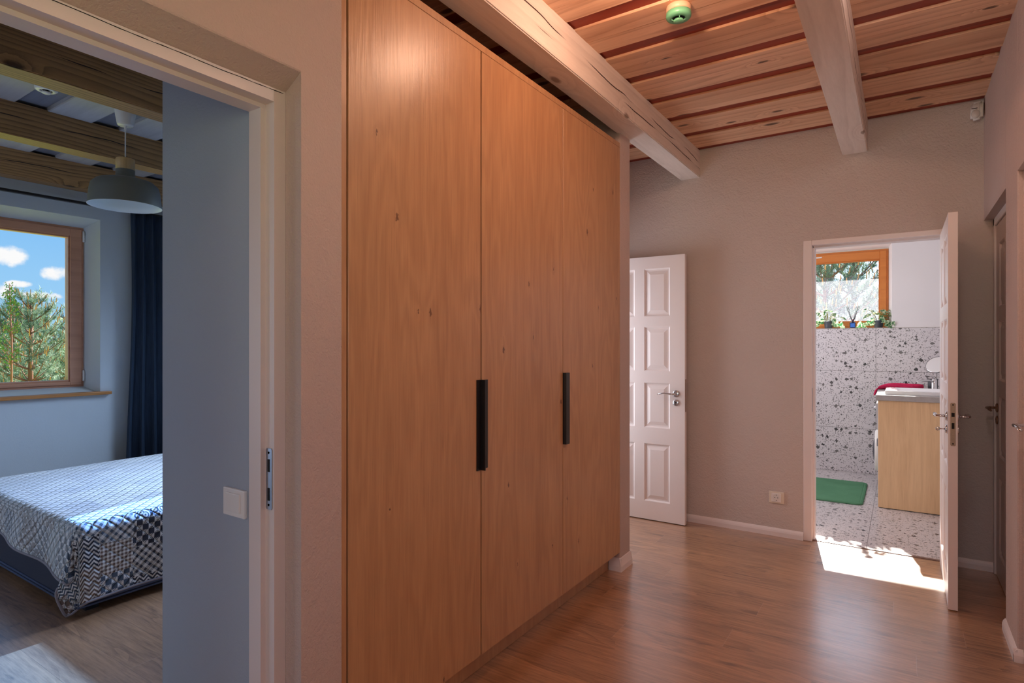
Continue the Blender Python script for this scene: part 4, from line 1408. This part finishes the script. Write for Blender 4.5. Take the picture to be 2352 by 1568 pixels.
tag(ck, 'crimson pink cloth draped over the worktop corner behind the sink', 'cloth')
sm = ck.modifiers.new('round', 'SUBSURF')
sm.levels = sm.render_levels = 2

# bath mat
b = bmesh.new()
bx0, bx1, by0, by1, rc = -1.10, -.268, 5.665, 6.56, .05
ring = []
for (cx, cy_, a0) in ((bx1 - rc, by1 - rc, 0), (bx0 + rc, by1 - rc, 90), (bx0 + rc, by0 + rc, 180), (bx1 - rc, by0 + rc, 270)):
    for k in range(9):
        an = R(a0 + k * 11.25)
        ring.append((cx + rc * math.cos(an), cy_ + rc * math.sin(an), math.cos(an), math.sin(an)))
lv = [(0, 0), (0.004, .006), (0, .014), (-.012, .017), (-.020, .0135), (-.028, .016)]
rings = [[b.verts.new((p_[0] + o_ * p_[2], p_[1] + o_ * p_[3], z_)) for p_ in ring] for o_, z_ in lv]
for ra, rb in zip(rings, rings[1:]):
    for k in range(len(ring)):
        l = (k + 1) % len(ring)
        b.faces.new([ra[k], ra[l], rb[l], rb[k]])
b.faces.new(rings[-1])
b.faces.new(rings[0][::-1])
bmesh.ops.recalc_face_normals(b, faces=b.faces[:])
tag(MB()._merge(b).build('bath_mat', M['mat_green']), 'green bath mat with rounded corners on the terrazzo floor', 'bath mat')


# plants on the bathroom sill
def leaf_mesh(mb, p, d, up, L, w, curl=.25):
    d, up = Vector(d).normalized(), Vector(up).normalized()
    s_ = d.cross(up).normalized()
    up = s_.cross(d).normalized()
    pts, n = [], 6
    for i in range(n + 1):
        tt = i / n
        ww = w * math.sin(math.pi * min(1, tt * .93 + .07)) ** .7 * (1 - .35 * tt) if 0 < i < n else w * .03
        c = Vector(p) + d * L * tt - up * curl * L * tt * tt
        pts += [c - s_ * ww + up * ww * .25, c, c + s_ * ww + up * ww * .25]
    fs = []
    for i in range(n):
        for k in (0, 1):
            a = i * 3 + k
            fs.append((a, a + 1, a + 4, a + 3))
    mb.poly([tuple(q) for q in pts], fs)


def sill_plant(x0, y0, seed, label, trail):
    rn = random.Random(seed)
    z0 = 1.508
    r = thing('trailing_plant', (x0, y0, z0), label, 'potted plant', 'plants on the bathroom window sill')
    MB().lathe([(0, 0), (.034, 0), (.036, .003), (.045, .075), (.047, .078), (.043, .08), (.040, .068), (0, .066)], (x0, y0, z0), (0, 0, 1), 28).build('pot', M['pot'], r)
    st_, lf = MB(), MB()
    for k in range(22):
        a = rn.uniform(0, 2 * math.pi)
        rr = rn.uniform(.03, .12)
        h = rn.uniform(.02, .13)
        e = Vector((x0 + rr * math.cos(a), y0 + rr * .45 * math.sin(a) - .01, z0 + .07 + h))
        s0 = Vector((x0 + .015 * math.cos(a), y0 + .015 * math.sin(a), z0 + .064))
        mid = (s0 + e) / 2 + Vector((0, 0, .03))
        st_.tube([s0, mid, e], .0016, 5)
        dv = Vector((math.cos(a), math.sin(a) * .6 - .35, rn.uniform(-.5, .4)))
        leaf_mesh(lf, e, dv, (0, -.3, 1), rn.uniform(.055, .08), rn.uniform(.027, .036))
    for (tx, n) in trail:
        prev = Vector((x0, y0 - .02, z0 + .07))
        pp = [prev]
        for i in range(n):
            q = Vector((x0 + tx * (i + 1) / n, y0 - .03 - .008 * i, z0 + .075 - .075 * min(1, (i + 1) / n * 1.3) + .012))
            pp.append(q)
            for sgn in (1, -1):
                leaf_mesh(lf, q, (tx * 2 + rn.uniform(-.4, .4), -.5, .5 * sgn + rn.uniform(-.1, .5)), (0, -1, .6), rn.uniform(.05, .068), rn.uniform(.024, .032), .1)
        st_.tube(pp, .0018, 5)
    st_.build('stem', M['stem'], r)
    lf.build('foliage', M['leaf'], r, True)


sill_plant(-.655, 7.20, 3, 'variegated trailing plant in a grey pot left of the reed diffuser on the sill', [(-.22, 5), (.12, 3)])
sill_plant(-.195, 7.19, 8, 'variegated trailing plant in a grey pot right of the reed diffuser, at the window corner', [(-.16, 4), (.12, 4)])

# reed diffuser
rd = thing('reed_diffuser', (-.425, 7.165, 1.508), 'blue-labelled reed diffuser with dark sticks between the two sill plants', 'reed diffuser')
ox, oy, oz = -.425, 7.165, 1.508
MB().box(ox - .027, ox + .027, oy - .027, oy + .027, oz, oz + .062, .006, 3).lathe([(.022, .06), (.011, .07), (.011, .082)], (ox, oy, oz), (0, 0, 1), 20, cap=False).build('bottle', flat('bottle_navy', lin(28, 36, 70), .1), rd)
MB().box(ox - .020, ox + .020, oy - .0285, oy - .0268, oz + .010, oz + .052).build('label', M['blue_label'], rd)
MB().lathe([(.009, .08), (.013, .081), (.013, .096), (.008, .097)], (ox, oy, oz), (0, 0, 1), 20).build('collar', flat('collar', lin(120, 70, 80), .4), rd)
rn = random.Random(5)
for k, (ax, ay) in enumerate([(-.062, .01), (-.052, -.02), (-.043, .02), (.036, -.02), (.046, .02), (.055, -.01), (.063, .015)]):
    MB().tube([(ox - ax * .12, oy - ay * .1, oz + .03), (ox + ax, oy + ay, oz + .235 - abs(ax) * .1)], .0017, 6).build('reed', M['reed'], rd)

# ================================================================== OUTSIDE
gr = tag(MB().box(-120, 60, -60, 120, -.75, -.45).build('ground', M['meadow']), 'sunlit meadow outside the house', 'ground', kind='structure')


def pine(loc, h, seed, label, dens=1.0, rad=1.0, group='young pines outside'):
    rn = random.Random(seed)
    r = thing('pine_tree', loc, label, 'pine tree', group)
    O = Vector(loc)
    tr = MB()
    tr.tube([O, O + Vector((rn.uniform(-.03, .03), 0, h * .5)), O + Vector((0, 0, h * .97))], [.02 * h, .014 * h, .004 * h], 8)
    ndl = bmesh.new()
    sh = bmesh.new()

    def tri(bm_, a, b_, c):
        bm_.faces.new([bm_.verts.new(a), bm_.verts.new(b_), bm_.verts.new(c)])

    def tuft(p, d, L, n):
        d = d.normalized()
        a = d.orthogonal().normalized()
        c = d.cross(a)
        for k in range(n):
            tt = rn.random()
            q = p + d * L * tt
            an = rn.uniform(0, 6.283)
            dd = (d * rn.uniform(.3, 1.0) + (a * math.cos(an) + c * math.sin(an))).normalized()
            nl = rn.uniform(.06, .10)
            w_ = dd.cross(d).normalized() * .0045
            tri(ndl, q - w_, q + w_, q + dd * nl)

    def candle(p, d, L):
        d = d.normalized()
        a = d.orthogonal().normalized() * .010
        c = d.cross(a)
        e = p + d * L
        for (u_, w_) in ((a, c), (c, -a), (-a, -c), (-c, a)):
            f = sh.faces.new([sh.verts.new(p + u_), sh.verts.new(p + w_), sh.verts.new(e + w_ * .6), sh.verts.new(e + u_ * .6)])
    nw = max(4, int(h / .26))
    for w_ in range(nw):
        f = (w_ + .6) / nw
        zc = h * (.12 + .80 * f)
        R_ = rad * (1 - f) ** .75 * .32 * h + .14
        nb = 6 if f < .9 else 5
        a0 = rn.uniform(0, 6.28)
        for k in range(nb):
            an = a0 + k * 6.283 / nb + rn.uniform(-.25, .25)
            rise = rn.uniform(.35, .7) + .5 * f
            pts_ = []
            for i in range(5):
                tt = i / 4
                pts_.append(O + Vector((math.cos(an) * R_ * tt, math.sin(an) * R_ * tt, zc + R_ * rise * tt * (.4 + .6 * tt))))
            tr.tube(pts_, [.006 * h * (1 - f * .6), .004 * h, .003 * h, .0025 * h, .002 * h], 5)
            ns = int((3 + R_ * 9) * dens)
            for i in range(ns):
                tt = rn.uniform(.25, 1.0)
                ii = min(3, int(tt * 4))
                p = pts_[ii].lerp(pts_[ii + 1], tt * 4 - ii)
                sd = Vector((rn.uniform(-1, 1), rn.uniform(-1, 1), rn.uniform(-.1, .7))) * .6 + (pts_[4] - pts_[3]).normalized() * .6
                L = rn.uniform(.10, .22)
                tuft(p, sd, L, 26)
                if rn.random() < .22:
                    candle(p + sd.normalized() * L, Vector((sd.x * .3, sd.y * .3, 1)), rn.uniform(.05, .11))
            tuft(pts_[3], pts_[4] - pts_[2], .25, 40)
            candle(pts_[4], Vector((math.cos(an) * .3, math.sin(an) * .3, 1)), rn.uniform(.07, .14))
    top = O + Vector((0, 0, h * .9))
    tuft(top, Vector((0, 0, 1)), h * .1, 60)
    candle(top + Vector((0, 0, h * .03)), Vector((0, 0, 1)), .24)
    for k in range(4):
        an = k * 1.57 + .4
        candle(top + Vector((math.cos(an) * .03, math.sin(an) * .03, 0)), Vector((math.cos(an) * .25, math.sin(an) * .25, 1)), .14)
    tr.build('trunk', M['bark'], r)
    MB()._merge(ndl).build('needles', M['needles'], r)
    MB()._merge(sh).build('shoots', M['shoot'], r)
    return r


GZ = -.45
p0 = pine((-13.0, 4.02, GZ), 2.72, 11, 'young pine with a tall leader in the middle of the bedroom window view', 1.5)
p1 = pine((-15.3, 5.75, GZ), 2.75, 12, 'young pine at the right edge of the bedroom window view', 1.5)
p2 = pine((-15.3, 3.15, GZ), 2.7, 13, 'young pine left of the tall-leader pine in the bedroom window view', 1.5)
spots = [(-17.7, 4.45, 1.0, 1, 'pine right behind the tall-leader pine, seen between its branches'),
         (-17.8, 7.1, 1.0, 0, 'pine behind the right-edge pine'),
         (-17.7, 1.8, 1.0, 2, 'pine further back beyond the left edge of the bedroom window'),
         (-20.3, 5.9, 1.05, 2, 'pine in the middle of the back row seen from the bedroom window'),
         (-20.3, 8.6, 1.05, 0, 'pine at the right of the back row seen from the bedroom window'),
         (-20.3, 3.2, 1.05, 1, 'pine at the left of the back row seen from the bedroom window'),
         (-23.1, 7.2, 1.1, 0, 'pine in the last row, right of the middle of the bedroom window'),
         (-12.6, 1.4, .9, 0, 'low pine hidden left of the bedroom window opening'),
         (-12.9, 6.6, .95, 1, 'low pine right beyond the bedroom window reveal')]
srcs = [p0, p1, p2]
for (x_, y_, s_, k, lb) in spots:
    c = copy_tree(srcs[k])
    c.location = (x_, y_, GZ)
    c.scale = (s_, s_, s_)
    c.rotation_euler = (0, 0, x_ * 2.1)
    c['label'] = lb
bspots = [(-1.05, 11.0, 1.30, 0, 'pine closest to the bathroom window, in the middle of its view'),
          (1.8, 11.4, 1.1, 2, 'pine beyond the right edge of the bathroom window'),
          (-3.9, 11.4, 1.1, 1, 'pine beyond the left edge of the bathroom window'),
          (-2.5, 13.9, 1.4, 1, 'pine in the second row left of the bathroom window view'),
          (.40, 13.9, 1.4, 2, 'pine in the second row right of the bathroom window view'),
          (-1.0, 17.0, 1.7, 1, 'pine of the third row in the middle behind the bathroom'),
          (-4.8, 17.0, 1.3, 2, 'pine of the third row at the left behind the bathroom'),
          (-2.8, 20.3, 1.6, 1, 'large pine of the back row at the left behind the bathroom'),
          (.9, 20.3, 1.6, 0, 'large pine of the back row at the right behind the bathroom')]
for (x_, y_, s_, k, lb) in bspots:
    c = copy_tree(srcs[k])
    c.location = (x_, y_, GZ)
    c.scale = (s_, s_, s_)
    c.rotation_euler = (0, 0, y_ * 1.7)
    c['label'] = lb
    c['group'] = 'pines behind the bathroom'

# far tree line on the horizon
b = bmesh.new()
rn = random.Random(9)
for k in range(5200):
    x_ = rn.uniform(-95, -70)
    y_ = rn.uniform(-5, 60)
    zz = rn.uniform(0, 1) ** .6 * (3.2 + 1.4 * math.sin(y_ * .7) + .9 * math.sin(y_ * 2.3))
    c = Vector((x_, y_, GZ + zz))
    s_ = rn.uniform(.25, .6)
    d1_ = Vector((rn.uniform(-1, 1), rn.uniform(-1, 1), rn.uniform(-1, 1))) * s_
    d2_ = Vector((rn.uniform(-1, 1), rn.uniform(-1, 1), rn.uniform(-1, 1))) * s_
    b.faces.new([b.verts.new(c - d1_), b.verts.new(c + d2_), b.verts.new(c + d1_)])
tag(MB()._merge(b).build('distant_forest', M['broadleaf']), 'distant dark tree line on the horizon', 'forest', kind='stuff')

# birch-like sapling rising at the left of the bedroom window view
bt_r = thing('sapling', (-11.1, 3.19, GZ), 'thin leafy deciduous sapling standing taller than the pines at the left of the window', 'tree')
st_, lf = MB(), MB()
st_.tube([(-11.1, 3.19, GZ), (-11.08, 3.2, 1.3), (-11.12, 3.18, 2.25)], [.022, .012, .004], 6)
rn = random.Random(21)
b = bmesh.new()
for k in range(30):
    zc = rn.uniform(.9, 2.15)
    an = rn.uniform(0, 6.28)
    L = .22 * (2.6 - zc) * rn.uniform(.5, 1)
    p_ = Vector((-11.1, 3.19, zc))
    e = p_ + Vector((math.cos(an) * L * .6, math.sin(an) * L * .6, L * .9))
    st_.tube([p_, e], [.005, .002], 4)
    for i in range(20):
        q = p_.lerp(e, rn.uniform(.2, 1.05)) + Vector((rn.uniform(-.05, .05), rn.uniform(-.05, .05), rn.uniform(-.05, .05)))
        d1_ = Vector((rn.uniform(-1, 1), rn.uniform(-1, 1), rn.uniform(-1, 1))).normalized() * .017
        d2_ = d1_.orthogonal().normalized() * .011
        b.faces.new([b.verts.new(q - d1_), b.verts.new(q + d2_), b.verts.new(q + d1_), b.verts.new(q - d2_)])
st_.build('trunk', M['bark'], bt_r)
MB()._merge(b).build('foliage', M['broadleaf'], bt_r)
